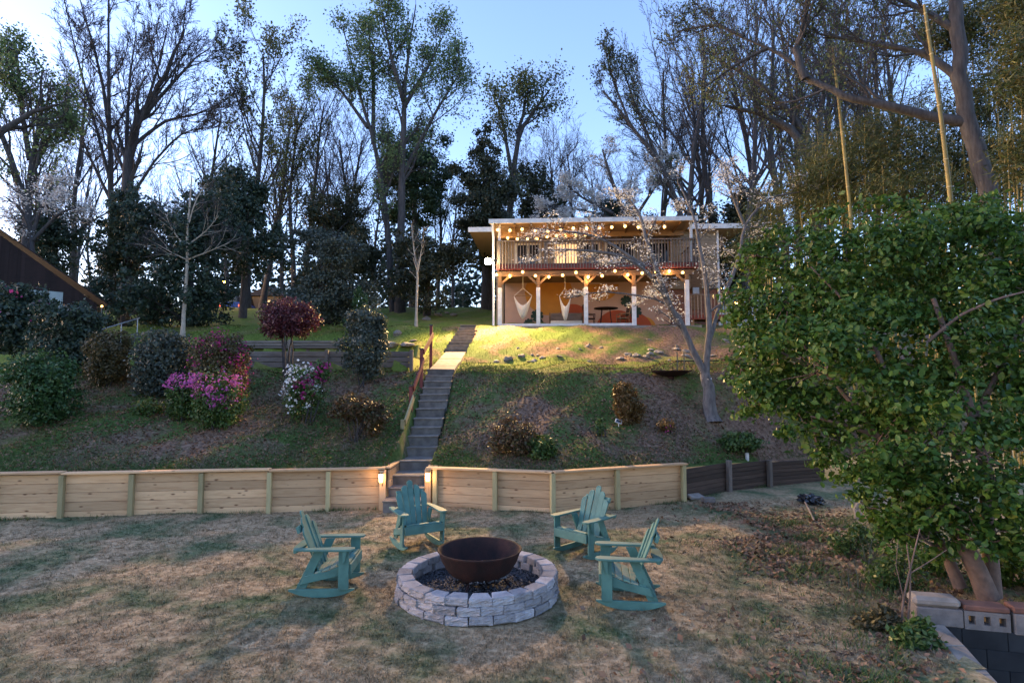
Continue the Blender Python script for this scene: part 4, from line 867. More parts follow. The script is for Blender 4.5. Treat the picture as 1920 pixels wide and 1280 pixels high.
evergreen('evergreen_tree', 'dark evergreen over the left barn roof', 95, 560, 34, rblobs(10, 12, 2.8, 7.0, 1.0), 9000, .15, 'dark', 43, 7.0, group=GE)
far = stuff(foliage('far_woods', [(x, 62 + 8 * math.sin(x * .7), 11.5 + 1.5 * math.sin(x * .37), 3.2, 3.0, 6.6 + 1.6 * math.sin(x * 1.7)) for x in np.arange(-75, 75, 3.4) if not -56 < x < -45], 60000, .38, 1.4, LM['dark'], None, 44, .35, .25))
tag(far, 'dark far woods closing the hilltop behind every tree', 'woods', kind='stuff')

# ------------------------------------------------------------------ trees
def base_at(px, d): p = P(px, 600, d); return Vector((p.x, p.y, hz(p.x, p.y)))
def limb(base, pts, r0, r1, ln):
    """main limb through photo pixels (px, py, depth)"""
    return ([P(x, y, d) - base for x, y, d in pts], r0, r1, ln)
UP = dict(BARE, up=[.03, .11, .10, .08, .06], ang=[30, 30, 32, 32], wig=[.04, .08, .11, .13, .15])
LIMB = dict(BARE, n=[11, 8, 6, 3], ang=[38, 35, 33, 32], up=[.02, .10, .10, .08, .06], t0=[.2, .15, .12, .12])
b = base_at(212, 33)
tree('bare_tree', 'tall straight bare tree with ascending twigs left of the spreading one', 'tree', b, 0, 0, 51, LIMB, limbs=[
    limb(b, [(212, 600, 33), (210, 400, 33), (205, 250, 33), (203, 120, 33), (205, -40, 33)], .22, .03, 8.0),
    limb(b, [(207, 340, 33), (175, 220, 32.6), (140, 90, 32.4), (120, 0, 32)], .10, .02, 5.5), limb(b, [(206, 250, 33), (185, 120, 33.5), (150, 0, 34)], .12, .03, 5),
    limb(b, [(205, 370, 33), (170, 300, 33), (130, 200, 33)], .10, .03, 4.5)])
b = base_at(238, 32)
tree('bare_tree', 'big many stemmed bare tree spreading to the right on the left hill', 'tree', b, 0, 0, 52, LIMB, limbs=[
    limb(b, [(240, 600, 32), (236, 400, 32), (242, 290, 32), (262, 220, 32), (300, 165, 32), (330, 95, 32), (345, 40, 32)], .40, .02, 5.0),
    limb(b, [(242, 290, 32), (275, 190, 31.6), (300, 120, 31.5), (315, 40, 31.4)], .12, .022, 6.5), limb(b, [(262, 225, 32), (320, 160, 32), (365, 110, 32), (395, 90, 32)], .12, .022, 6.5),
    limb(b, [(248, 275, 32), (310, 225, 32.5), (370, 215, 32.5), (420, 190, 33)], .11, .02, 5.5), limb(b, [(238, 300, 32), (240, 180, 32.5), (255, 60, 33)], .12, .022, 6.5),
    limb(b, [(240, 380, 32), (290, 300, 31.5), (340, 250, 31), (380, 240, 31)], .09, .02, 5.0), limb(b, [(236, 330, 32), (200, 240, 31.5), (165, 190, 31)], .10, .03, 4)])
b = base_at(45, 27)
tree('leafing_tree', 'dark forked tree with young leaves above the barn', 'tree', b, 0, 0, 53, dict(LIMB, n=[9, 7, 5, 3]), leaves=8000, lsize=.10, lmat=LM['spring'], spread=.2, limbs=[
    limb(b, [(45, 600, 27), (48, 430, 27), (58, 320, 27), (75, 230, 27), (80, 130, 27)], .24, .04, 5), limb(b, [(52, 400, 27), (20, 290, 26.6), (-20, 200, 26.4), (0, 110, 26)], .16, .04, 4.5),
    limb(b, [(58, 330, 27), (90, 260, 27.5), (130, 225, 28)], .12, .03, 3.5), limb(b, [(56, 300, 27), (40, 200, 27), (30, 90, 27)], .13, .04, 4)])
b = base_at(-60, 22)
tree('leafing_tree', 'leaning dark limb reaching in over the left edge', 'tree', b, 0, 0, 54, LIMB, maxl=3, limbs=[limb(b, [(-60, 600, 22), (-50, 300, 22), (0, 250, 22), (60, 210, 22), (110, 195, 22)], .22, .04, 3.0)])
BUD = dict(UP, n=[14, 7, 5, 3], t0=[.22, .2, .2, .15], ratio=[.5, .45, .45, .5])
def place(t, px, d, sc, rz, label, dz=0):
    b = base_at(px, d); t.location = (b.x, b.y, b.z + dz); t.scale = (sc, sc, sc); t.rotation_euler = (0, 0, rz); t['label'] = label; return t
p1 = tree('budding_tree', 'x', 'tree', (0, 0, 0), 15.5, .22, 55, BUD, leaves=5200, lsize=.11, lmat=LM['bud'], spread=.18, group='slender trees on the hilltop')
p2 = tree('budding_tree', 'x', 'tree', (0, 0, 0), 15.0, .20, 56, BUD, group='slender trees on the hilltop')
p3 = tree('budding_tree', 'x', 'tree', (0, 0, 0), 15.0, .24, 57, BARE, group='slender trees on the hilltop')
GENERIC = 'tall slender leafless tree'
place(p1, 462, 36, 1.02, 0, 'narrow budding tree right of the big spreading tree'); place(p2, 572, 42, 1.1, 0, GENERIC + ' above the dark brushy evergreen'); place(p3, 640, 46, 1.0, 0, GENERIC + ' left of the round pine')
q = copy_tree(p1); place(q, 490, 37, .92, 2.2, 'second narrow budding tree close beside the first')
SL = [(p2, 388, 40, 1.0, 1, 'left of the narrow budding pair'), (p2, 425, 50, 1.0, 2, 'far behind the first narrow budding tree'), (p3, 530, 52, .95, 3, 'just right of the narrow budding pair'), (p2, 610, 55, 1.1, 4, 'far behind the grey green thicket'),
      (p3, 700, 58, .9, 5, 'far left behind the twin trunk tree'), (p2, 850, 52, .85, .5, 'between the round pine and the cedar'), (p3, 1045, 46, .92, 1.5, 'behind the left half of the deck roof'), (p2, 1085, 50, 1.0, 2.5, 'behind the middle of the deck roof'),
      (p3, 1010, 58, 1.0, 3.5, 'far behind the flue pipe'), (p2, 1235, 40, 1.15, 4.5, 'behind the right half of the deck roof'), (p3, 1290, 36, 1.1, 5.5, 'behind the right end of the deck'), (p2, 1350, 38, 1.35, 1.2, 'above the right eave of the house'),
      (p3, 1430, 40, 1.3, 2.1, 'right of the house behind the dogwood'), (p2, 1500, 36, 1.3, 3.1, 'behind the forked mossy tree'), (p3, 1560, 42, 1.4, 4.1, 'far behind the thinner bamboo cane'), (p2, 1400, 30, 1.1, 5.0, 'close to the right corner of the house'),
      (p3, 1650, 40, 1.4, .3, 'behind the long level limb'), (p2, 1720, 36, 1.3, 1.9, 'behind the yellow cane by the massive trunk'), (p2, 140, 48, .9, .7, 'far behind the barn roof end'), (p3, 90, 52, .85, 1.9, 'far behind the barn roof'), (p2, 170, 60, .9, 2.4, 'farthest, left of the tall straight tree'),
      (p3, 300, 55, .8, 4.4, 'far behind the big spreading tree'), (p2, 345, 60, .9, .9, 'far behind the pale young tree'), (p3, 760, 60, .9, 2.9, 'far behind the twin trunk tree'), (p2, 940, 62, 1.0, 5.9, 'far behind the cedar'), (p3, 1170, 55, .95, .2, 'far behind the cream dogwood'),
      (p2, 60, 40, 1.0, 3.9, 'behind the forked leafing tree'), (p3, 130, 38, .95, 5.1, 'left of the tall straight bare tree'), (p2, 550, 38, .95, 1.4, 'above the brushy evergreen'), (p3, 660, 40, .85, 2.6, 'left of the twin trunk tree'), (p2, 1480, 30, 1.2, .8, 'behind the dogwood blossom on the right'),
      (p3, 1320, 44, 1.2, 1.1, 'far behind the right deck corner'), (p2, 1590, 32, 1.3, 2.8, 'behind the middle of the bamboo'), (p3, 1130, 60, 1.0, 3.3, 'far behind the upper wall windows'), (p2, 820, 44, .8, 4.0, 'right of the twin trunk tree')]
for src, px, d, sc, rz, where in SL: place(copy_tree(src), px, d, sc, rz, 'slender leafless tree ' + where)
b = base_at(745, 33)
tree('leafing_tree', 'tall twin trunk tree in fresh green leaf at the centre', 'tree', b, 0, 0, 58, dict(LIMB, n=[9, 7, 5, 3]), leaves=24000, lsize=.095, lmat=LM['spring'], spread=.3, limbs=[
    limb(b, [(750, 600, 33), (752, 400, 33), (757, 250, 33), (758, 180, 33), (765, 100, 33), (780, 10, 33)], .26, .03, 5.0), limb(b, [(738, 600, 33.4), (725, 400, 33.4), (705, 280, 33.4), (675, 180, 33.4), (645, 60, 33.4)], .21, .03, 5.0),
    limb(b, [(757, 190, 33), (735, 110, 32.5), (715, 20, 32)], .16, .04, 4.2), limb(b, [(755, 330, 33), (800, 240, 33), (835, 180, 33), (865, 130, 33)], .13, .03, 4.5), limb(b, [(758, 200, 33), (800, 130, 33.5), (830, 70, 34)], .14, .03, 4),
    limb(b, [(690, 240, 33.4), (640, 170, 33.4), (600, 130, 33.4)], .12, .03, 3.6), limb(b, [(700, 270, 33.4), (700, 150, 34), (690, 50, 34)], .14, .03, 4)])
b = base_at(985, 38)
tree('leafing_tree', 'leaning tree with rusty young leaves right of the cedar', 'tree', b, 0, 0, 59, dict(LIMB, n=[8, 6, 5, 3]), leaves=6000, lsize=.12, lmat=LM['bud'], spread=.5, limbs=[
    limb(b, [(950, 600, 38), (955, 400, 38), (970, 250, 38), (1000, 210, 38), (1030, 170, 38)], .26, .06, 4.2), limb(b, [(960, 330, 38), (945, 240, 38), (930, 190, 38)], .15, .05, 4), limb(b, [(970, 250, 38), (985, 200, 38), (985, 165, 38)], .13, .04, 3.4)])
b = base_at(1290, 27)
tree('leafing_tree', 'slender tree leaning left above the deck roof with pale buds', 'tree', b, 0, 0, 60, dict(UP, n=[11, 7, 5, 3]), leaves=2600, lsize=.08, lmat=LM['bud'], spread=.16, limbs=[
    limb(b, [(1292, 600, 29), (1285, 420, 29), (1240, 310, 29), (1180, 230, 29), (1130, 170, 29)], .18, .04, 4.0), limb(b, [(1235, 300, 29), (1195, 210, 29), (1165, 120, 29)], .09, .03, 3.2), limb(b, [(1180, 230, 29), (1150, 150, 29), (1133, 90, 29)], .07, .02, 2.6)])
# the old tree at the right with its long level limb
b = P(1850, 420, 13.0); b = Vector((b.x, 13.0, 0.4))
tree('old_tree', 'massive grey trunk at the right throwing a long level limb to the left', 'tree', b, 0, 0, 61, dict(LIMB, n=[8, 7, 5, 3], ratio=[.65, .55, .52, .5], rmin=.005), leaves=5200, lsize=.05, lmat=LM['bud'], spread=.16, limbs=[
    limb(b, [(1870, 700, 13), (1855, 390, 13), (1830, 280, 13), (1805, 180, 13), (1795, 60, 13), (1785, -120, 13)], .22, .13, 0),
    limb(b, [(1822, 232, 13), (1740, 218, 13.2), (1650, 195, 13.4), (1580, 180, 13.6), (1520, 150, 14), (1480, 110, 14.2), (1440, 90, 14.4), (1390, 70, 14.6)], .125, .025, 3.0),
    limb(b, [(1510, 148, 14), (1490, 90, 14), (1510, 50, 14), (1515, 10, 14)], .10, .04, 2.4), limb(b, [(1800, 150, 13), (1740, 100, 13.3), (1640, 82, 13.8), (1540, 65, 14)], .10, .03, 2.6),
    limb(b, [(1440, 90, 14.4), (1380, 120, 14.6), (1320, 165, 14.8)], .05, .02, 2.0), limb(b, [(1798, 60, 13), (1700, 0, 13.4), (1600, -30, 13.8)], .09, .03, 2.6), limb(b, [(1395, 70, 14.6), (1340, 45, 15), (1270, 60, 15.4)], .05, .02, 2.0)])
b = base_at(1520, 22)
tree('bare_tree', 'dark forked tree with mossy limbs behind the bamboo', 'tree', b, 0, 0, 62, dict(LIMB, n=[9, 7, 5, 3]), leaves=2500, lsize=.07, lmat=LM['bud'], spread=.2, limbs=[
    limb(b, [(1530, 600, 22), (1535, 340, 22), (1500, 260, 22), (1440, 215, 22), (1360, 200, 22)], .26, .06, 3.6), limb(b, [(1532, 300, 22), (1490, 220, 22), (1420, 150, 22), (1340, 110, 22)], .16, .04, 3.4), limb(b, [(1535, 290, 22), (1540, 190, 22), (1570, 80, 22)], .16, .04, 3.6)])
# dogwoods
DOG = dict(LIMB, n=[9, 6, 4, 3], up=[.02, .0, .0, .01, .01], ang=[46, 44, 42, 40], ratio=[.55, .5, .45, .5], rmin=.006)
b = on_hill(1333, 786)
tree('dogwood_tree', 'flowering dogwood with forked grey trunk on the right slope', 'tree', b, 0, 0, 63, DOG, maxl=3, bark='dogbark', twig='bark', flowers=(7600, .047, LM['dogfl'], .025), limbs=[
    limb(b, [(1335, 792, b.y), (1328, 740, b.y), (1322, 700, b.y)], .19, .13, 0), limb(b, [(1323, 705, b.y), (1298, 655, b.y), (1272, 600, b.y - .1), (1240, 545, b.y - .2), (1205, 500, b.y - .3), (1160, 478, b.y - .5), (1090, 468, b.y - .7), (1010, 470, b.y - .9)], .10, .014, 2.0),
    limb(b, [(1324, 700, b.y), (1330, 620, b.y), (1326, 540, b.y + .1), (1312, 460, b.y + .2), (1300, 400, b.y + .3), (1270, 340, b.y + .4)], .095, .015, 1.9), limb(b, [(1329, 640, b.y), (1350, 570, b.y + .2), (1385, 490, b.y + .4), (1395, 420, b.y + .6), (1440, 370, b.y + .8), (1500, 360, b.y + 1), (1580, 350, b.y + 1.2)], .065, .010, 2.1),
    limb(b, [(1255, 570, b.y - .2), (1215, 460, b.y), (1200, 400, b.y + .2), (1170, 360, b.y + .3)], .07, .02, 1.5), limb(b, [(1395, 420, b.y + .6), (1370, 360, b.y + .4), (1360, 310, b.y + .3)], .05, .015, 1.5),
    limb(b, [(1300, 655, b.y), (1275, 590, b.y + .3), (1235, 560, b.y + .4), (1130, 545, b.y + .3), (1060, 560, b.y + .1)], .045, .012, .9), limb(b, [(1210, 500, b.y - .3), (1120, 440, b.y - .3), (1000, 428, b.y - .4)], .05, .012, 1.8)])
b = base_at(1190, 29.5); b.z -= .3; DOG = dict(DOG, up=[.02, .035, .03, .02, .02])
tree('dogwood_tree', 'cream flowering dogwood rising behind the deck roof', 'tree', b, 0, 0, 64, DOG, bark='bark', flowers=(11000, .085, LM['dogfl'], .05), limbs=[
    limb(b, [(1190, 600, 29.5), (1185, 430, 29.5), (1150, 350, 29.5), (1130, 280, 29.5)], .18, .05, 3.6), limb(b, [(1185, 430, 29.5), (1120, 400, 29.2), (1050, 385, 29), (1000, 395, 29)], .10, .03, 2.6), limb(b, [(1188, 410, 29.5), (1230, 350, 29.5), (1250, 300, 29.5)], .10, .03, 2.8), limb(b, [(1150, 400, 29.5), (1090, 370, 29.5), (1060, 345, 29.5)], .08, .03, 2.4)])
b = base_at(40, 24); b.z -= .3
tree('dogwood_tree', 'white flowering dogwood above the barn roof', 'tree', b, 0, 0, 65, DOG, bark='bark', flowers=(4200, .075, LM['whitefl'], .05), limbs=[
    limb(b, [(70, 600, 24), (60, 440, 24), (40, 390, 24), (10, 370, 24)], .12, .03, 2.8), limb(b, [(62, 450, 24), (110, 400, 24), (150, 385, 24)], .08, .03, 2.6), limb(b, [(60, 440, 24), (85, 370, 24.5), (100, 345, 25)], .08, .03, 2.4)])
b = on_hill(342, 630)
tree('young_tree', 'pale barked young bare tree standing alone on the left lawn', 'tree', b, 0, 0, 66, dict(BARE, n=[8, 6, 5, 3], up=[.02, .05, .05, .05, .05], ratio=[.7, .6, .55, .5], rmin=.006), maxl=3, bark='palebark', twig='bark', limbs=[
    limb(b, [(342, 634, b.y), (347, 560, b.y), (352, 480, b.y), (350, 440, b.y), (356, 380, b.y), (360, 330, b.y)], .085, .02, 0), limb(b, [(350, 487, b.y), (325, 475, b.y), (290, 455, b.y + .2)], .03, .009, 1.9), limb(b, [(352, 487, b.y), (395, 470, b.y), (430, 455, b.y)], .035, .009, 1.9),
    limb(b, [(350, 465, b.y), (325, 435, b.y), (310, 400, b.y)], .035, .009, 1.9), limb(b, [(352, 460, b.y), (385, 435, b.y), (410, 405, b.y)], .035, .009, 1.9), limb(b, [(354, 420, b.y), (365, 380, b.y), (385, 345, b.y)], .03, .01, 1.2)])
b = on_hill(780, 612)
tree('young_tree', 'thin pale sapling in the shade left of the stairs', 'tree', b, 0, 0, 67, BARE, maxl=2, bark='palebark', twig='bark', limbs=[limb(b, [(780, 615, b.y), (782, 540, b.y), (783, 510, b.y), (776, 470, b.y), (772, 420, b.y)], .06, .02, 1.2), limb(b, [(783, 510, b.y), (790, 470, b.y), (796, 430, b.y)], .03, .012, 1.0)])
# bamboo
def culm(label, pts, r_):
    q = [P(*p) for p in pts]; b = Vector((q[0].x, q[0].y, q[0].z)); t = thing('bamboo_culm', label, 'bamboo', b); n = 26; k = np.linspace(0, len(q) - 1, n); A = np.array([tuple(p - b) for p in q])
    A = np.stack([np.interp(k, np.arange(len(q)), A[:, i]) for i in range(3)], 1); MB().tube(A, np.linspace(r_, r_ * .5, n), 10).build('cane', MT['bamboo'], t, True)
    for i in range(1, n, 2): d_ = (A[min(i + 1, n - 1)] - A[i - 1]); d_ /= np.linalg.norm(d_); MB().tube([A[i] - d_ * .012, A[i] + d_ * .012], np.linspace(r_, r_ * .5, n)[i] * 1.15, 10).build('node_ring', MT['treated'], t)
culm('yellow bamboo cane left of the massive trunk', [(1795, 640, 11.5), (1782, 370, 11.5), (1763, 210, 11.5), (1740, 60, 11.5), (1733, 10, 11.5)], .05)
culm('thinner yellow bamboo cane further left', [(1612, 620, 14.5), (1592, 370, 14.5), (1575, 210, 14.5), (1566, 130, 14.6), (1562, 90, 14.6)], .05)
def bamboo_clump(label, blobs, n, seed):
    b0 = Vector(blobs[0][:3]); b = Vector((b0.x, b0.y, 0.6)); t = thing('bamboo_clump', label, 'bamboo', b, 0, 'bamboo thicket on the right'); rng = np.random.default_rng(seed); bl = [(q[0] - b.x, q[1] - b.y, q[2] - b.z, *q[3:]) for q in blobs]
    polys = []
    for q in bl:
        for k in range(5):
            e = np.array([q[0] + rng.uniform(-.6, .6) * q[3], q[1] + rng.uniform(-.6, .6) * q[4], q[2] + q[5] * .7]); s0 = np.array([e[0] * .6, e[1] * .6, 0]); polys.append((np.array([s0, (s0 + e) / 2 + rng.normal(size=3) * .1, e]), np.array([.03, .025, .008]), 5))
    tubes_mesh('canes', polys, MT['bamboo'], t)
    Pt, d = blob_points(bl, n, rng, .25, .25); m_ = len(Pt); dr = rng.normal(size=(m_, 3)) * .55 + np.array([-.5, -.1, -.35]); dr /= np.linalg.norm(dr, axis=1)[:, None]
    sd = np.cross(dr, rng.normal(size=(m_, 3))); sd /= np.linalg.norm(sd, axis=1)[:, None]; L = rng.uniform(.10, .22, m_)[:, None]
    V = np.stack([Pt, Pt + dr * L * .4 + sd * .013, Pt + dr * L, Pt + dr * L * .4 - sd * .013], 1).reshape(-1, 3); stuff(mesh_np('foliage', V, (np.arange(m_) * 4)[:, None] + np.array([[0, 1, 2, 3]]), LM['bamboo'], t))
def bb(px, py, d, rx, rz, ry=None): p = P(px, py, d); k = d / F; return (p.x, p.y, p.z, rx * k, (ry or rx) * k, rz * k)
bamboo_clump('olive bamboo foliage in the middle of the right thicket', [bb(1620, 310, 16, 130, 90), bb(1710, 270, 16, 120, 110), bb(1540, 360, 17, 90, 60), bb(1690, 370, 15, 130, 60), bb(1780, 330, 15.5, 80, 90)], 42000, 71)
bamboo_clump('rusty bamboo foliage hanging at the right edge of the view', [bb(1925, 130, 10.5, 60, 110), bb(1935, 290, 10.5, 62, 90), bb(1925, 10, 11, 70, 60), bb(1760, 60, 15.5, 70, 60), bb(1870, 180, 15, 80, 90), bb(1880, 320, 14.5, 70, 90), bb(1860, 40, 15, 90, 70)], 38000, 72)
bamboo_clump('dim bamboo foliage behind the dogwood blossom', [bb(1480, 400, 19, 90, 60), bb(1560, 300, 20, 80, 70), bb(1430, 470, 20, 70, 60)], 14000, 73)
# the big glossy shrub at the right
hb_ = Vector((5.75, 7.3, 0))
HL = thing('holly_tree', 'huge glossy leaved holly filling the right side', 'tree', hb_); rng = np.random.default_rng(81); polys = []
def hp(px, py, d): return np.array(tuple(P(px, py, d) - hb_))
for pts, r0, r1 in (([(1853, 1120, 7.0), (1830, 1060, 7.0), (1790, 990, 7.05), (1750, 900, 7.2), (1690, 780, 7.5), (1640, 650, 7.8)], .12, .035), ([(1800, 1100, 7.25), (1775, 1040, 7.3), (1745, 985, 7.3), (1700, 880, 7.5), (1600, 760, 7.8), (1500, 640, 8)], .075, .02),
                    ([(1862, 1118, 7.1), (1858, 1050, 7.1), (1850, 960, 7.1), (1845, 850, 7.2), (1800, 700, 7.4), (1750, 560, 7.6)], .095, .03), ([(1790, 860, 7.4), (1850, 740, 7.4), (1900, 640, 7.4), (1960, 520, 7.5)], .05, .015), ([(1720, 850, 7.6), (1600, 800, 7.7), (1520, 780, 7.8)], .04, .012),
                    ([(1740, 640, 7.3), (1800, 590, 7.15), (1870, 560, 7.0), (1930, 545, 7.0)], .022, .01), ([(1650, 680, 7.8), (1580, 560, 8.0), (1520, 500, 8.1)], .03, .01)):
    A = np.array([hp(*p) for p in pts]); k = np.linspace(0, len(A) - 1, 13); A = np.stack([np.interp(k, np.arange(len(A)), A[:, i]) for i in range(3)], 1); A[1:-1] = (A[:-2] + A[1:-1] * 2 + A[2:]) / 4; polys.append((A, np.linspace(r0, r1, 13), 9))
tubes_mesh('trunk', polys, MT['hollybark'], HL)
HBL = [(1780, 520, 8.6, 170, 150), (1600, 520, 8.6, 170, 135), (1480, 560, 8.6, 110, 110), (1700, 680, 7.7, 190, 140), (1530, 700, 8.1, 130, 120), (1860, 640, 7.6, 130, 170), (1450, 650, 8.7, 70, 60), (1640, 840, 7.5, 120, 105), (1525, 800, 8.0, 65, 65), (1760, 830, 7.1, 140, 120),
       (1850, 850, 6.8, 110, 100), (1690, 930, 7.2, 90, 80), (1440, 740, 8.6, 60, 55), (1900, 470, 8.2, 100, 90), (1660, 430, 9.0, 110, 55), (1500, 470, 9.0, 70, 60), (1780, 940, 6.9, 80, 60), (1680, 950, 7.5, 70, 50), (1870, 960, 6.7, 60, 60), (1405, 580, 9.2, 45, 40), (1420, 480, 9.2, 50, 40), (1830, 410, 8.8, 90, 40), (1700, 985, 7.3, 45, 30), (1390, 690, 9.2, 35, 28), (1730, 1010, 7.1, 60, 40), (1830, 1010, 6.75, 60, 40), (1910, 1000, 6.6, 50, 60), (1930, 720, 7.4, 90, 130), (1930, 560, 8.0, 80, 90)]
bl = []
for px, py, d, rx, rz in HBL: p = P(px, py, d) - hb_; k = d / F; bl.append((p.x, p.y, p.z, rx * k, rx * k * .8, rz * k))
sub = []; rr = random.Random(5)
for q in bl:                                                    # break each mass into leafy sprays
    for k in range(14):
        dv = Vector((rr.gauss(0, 1), rr.gauss(0, 1), rr.gauss(0, 1))).normalized(); e = rr.uniform(.6, 1.16); s_ = rr.uniform(.17, .36)
        sub.append((q[0] + dv.x * q[3] * e, q[1] + dv.y * q[4] * e, q[2] + dv.z * q[5] * e, q[3] * s_ * 1.2, q[4] * s_ * 1.2, q[5] * s_))
V1, d1 = blob_points(sub, 48000, rng, .15, .3); V2, d2 = blob_points(bl, 14000, rng, .3, .15); Pt = np.concatenate([V1, V2]); dd = np.concatenate([d1, d2]); Pt = Pt[:]; V, q = leaf_quads(Pt, rng.choice([.032, .046, .056], len(Pt))[:, None] * np.ones((1, 1)), 1.75, rng, dd, .5, True)
stuff(mesh_np('foliage', V, q, LM['holly'], HL, smooth=False))
tw = []
for k in range(220):
    q_ = sub[rr.randrange(len(sub))]; c = bl[min(len(bl) - 1, sub.index(q_) // 14)]; a = np.array(c[:3]); e = np.array(q_[:3]); tw.append((np.array([a, (a + e) / 2 + rng.normal(size=3) * .05, e]), np.array([.012, .009, .004]), 4))
stuff(tubes_mesh('twigs', tw, MT['hollybark'], HL))

# tangle of seedlings under the holly
for i, (px, py, w, h, lm, lab) in enumerate([(1600, 1040, 40, 50, 'weed', 'weedy seedlings under the left side of the holly'), (1680, 1100, 55, 75, 'weed', 'leafy tangle between the lawn edge and the bare stems'), (1760, 1075, 50, 60, 'holly', 'young holly shoots left of its trunks'),
        (1720, 1210, 40, 42, 'weed', 'green weeds beside the concrete coping'), (1650, 1180, 40, 34, 'olive', 'brown weedy tuft at the lawn edge'), (1895, 1095, 34, 60, 'holly', 'leafy shoots behind the red capped block')]):
    q = G(px, py); k = pxs(q.y); w *= k; h *= k
    shrub('leafy_plant', lab, q, [(0, 0, h * .4, w, w * .7, h * .5), (w * .5, .1, h * .7, w * .5, w * .5, h * .4), (-w * .5, 0, h * .3, w * .6, w * .5, h * .35)], 900, .035, lm, 200 + i, group='undergrowth below the holly', stems=8, sr=.006, elong=2.0, lump=.3)

# ------------------------------------------------------------------ block wall and sunken pit at the lower right
BW = thing('block_wall', 'cinder block wall round the sunken pit at lower right', 'block wall', (4.6, 6.4, 0))
O = Vector((4.6, 6.4, 0)); A, B = Vector((4.44, 6.50)), Vector((6.6, 5.95)); dv = (B - A).normalized(); an = math.atan2(dv.y, dv.x)
def along(t): q = A + dv * t; return q
def blk(name, t0, t1, z0, z1, mt, dp=.2, holes=0, bev=.012, off=0):
    L = t1 - t0; m = MB()
    if holes:
        m.box(0, L, 0, dp, 0, .055).box(0, L, 0, dp, z1 - z0 - .045, z1 - z0); e = L / holes
        for k in range(holes + 1): c = k * e; m.box(max(0, c - .038), min(L, c + .038), 0, dp, .055, z1 - z0 - .045)
    else: m.box(0, L, 0, dp, 0, z1 - z0)
    o = m.build(name, MT[mt], BW, bevel=0 if holes else bev); q = along(t0); o.location = (q.x - O.x, q.y - O.y + off, z0); o.rotation_euler = (0, 0, an); return o
blk('block', .0, .44, .0, .19, 'cinder'); blk('cap_stone', -.03, .43, .192, .30, 'concrete', .22, bev=.035); blk('pierced_block', .445, .865, .0, .19, 'cinder', .2, 3); blk('cap_slab', .45, .87, .192, .25, 'brickred', .2)
blk('block', .90, 1.38, -.02, .20, 'cinder', .2); blk('cap_slab', .90, 1.40, .202, .27, 'brickred', .2); blk('block', 1.40, 1.9, -.02, .2, 'cinder')
for r_ in range(6):
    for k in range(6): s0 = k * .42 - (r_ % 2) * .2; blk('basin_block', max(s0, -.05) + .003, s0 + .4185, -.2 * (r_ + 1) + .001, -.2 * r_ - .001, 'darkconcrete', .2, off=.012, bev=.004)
cp = [(4.50, 6.46), (4.33, 5.95), (4.13, 5.40), (4.00, 4.95), (3.7, 4.1)]; cz = [.02, .02, .01, -.02, -.10]
for i in range(4):
    a, b = Vector((*cp[i], 0)), Vector((*cp[i + 1], 0)); m = MB(); w = Vector((.20, 0, 0)); a.z, b.z = cz[i], cz[i + 1]; dn = Vector((0, 0, -1.2)); b = a.lerp(b, .992)
    m.add([a - O, a + w - O, b + w - O, b - O, a + dn - O, a + w + dn - O, b + w + dn - O, b + dn - O], [(0, 1, 2, 3), (4, 7, 6, 5), (0, 4, 5, 1), (1, 5, 6, 2), (2, 6, 7, 3), (3, 7, 4, 0)]); m.build('coping', MT['concrete'], BW, bevel=.012)
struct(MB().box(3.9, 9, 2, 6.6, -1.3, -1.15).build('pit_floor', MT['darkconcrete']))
SH = thing('shed_wall', 'weathered grey board shed behind the holly at the right edge', 'shed', (6.6, 7.2, 0))
for k in range(12): MB().box(k * .2 - .2, k * .2 - .02, .02 * (k % 2), .05, -.1, 2.1).build('board', MT['greywood'], SH)
MB().box(-.35, -.22, -.12, .0, -.1, .75).build('brick_pier', MT['brickred'], SH)

# ------------------------------------------------------------------ small things
def rock_mesh(seed, flat):
    bm = bmesh.new(); bmesh.ops.create_icosphere(bm, subdivisions=2, radius=1); rr = random.Random(seed); ph = [rr.uniform(0, 6) for _ in range(6)]
    for v_ in bm.verts:
        k = 1 + .22 * math.sin(v_.co.x * 3 + ph[0]) * math.sin(v_.co.y * 3 + ph[1]) + .14 * math.sin(v_.co.z * 5 + ph[2] + v_.co.x * 2); v_.co = Vector((v_.co.x * k, v_.co.y * k * .8, v_.co.z * k * flat)); v_.co = Vector([round(c * 3.2) / 3.2 * .35 + c * .65 for c in v_.co])
    me = bpy.data.meshes.new('rock'); bm.to_mesh(me); bm.free(); me.materials.append(MT['rock']); return me
RM = [rock_mesh(s, .4 + .08 * (s % 3)) for s in range(6)]
rr = random.Random(9)
def rock(x, y, s, label, group=None, z=None):
    o = bpy.data.objects.new('rock', rr.choice(RM)); COL.objects.link(o); o.location = (x, y, (hz(x, y) if z is None else z) + s * .12); o.scale = (s, s, s * rr.uniform(.7, 1.2)); o.rotation_euler = (rr.uniform(-.25, .25), rr.uniform(-.2, .2), rr.uniform(0, 6.28)); tag(o, label, 'rock', group)
for k in range(40):
    px = 860 + 560 * rr.random() ** .8; py = 679 - 34 * rr.random() ** 2 - (px > 1200) * rr.uniform(0, 26); q = on_hill(px, py); rock(q.x, q.y, rr.uniform(.07, .20), 'loose grey stone on the bank below the porch', 'stones on the porch bank')
for px, py in ((745, 628), (775, 640), (800, 600), (822, 592), (838, 588), (850, 592), (765, 655), (735, 650)): q = on_hill(px, py); rock(q.x, q.y, rr.uniform(.14, .28), 'pale field stone on the bank left of the stairs', 'stones left of the stairs')
q = G(1298, 934); o = MB().box(-.22, .22, -.15, .15, 0, .07).build('paving_slab', MT['rock'], None, bevel=.015); o.location = (q.x, q.y - .1, .05); o.rotation_euler = (.28, .1, .5); tag(o, 'tilted stone slab at the end of the pine wall', 'stone')
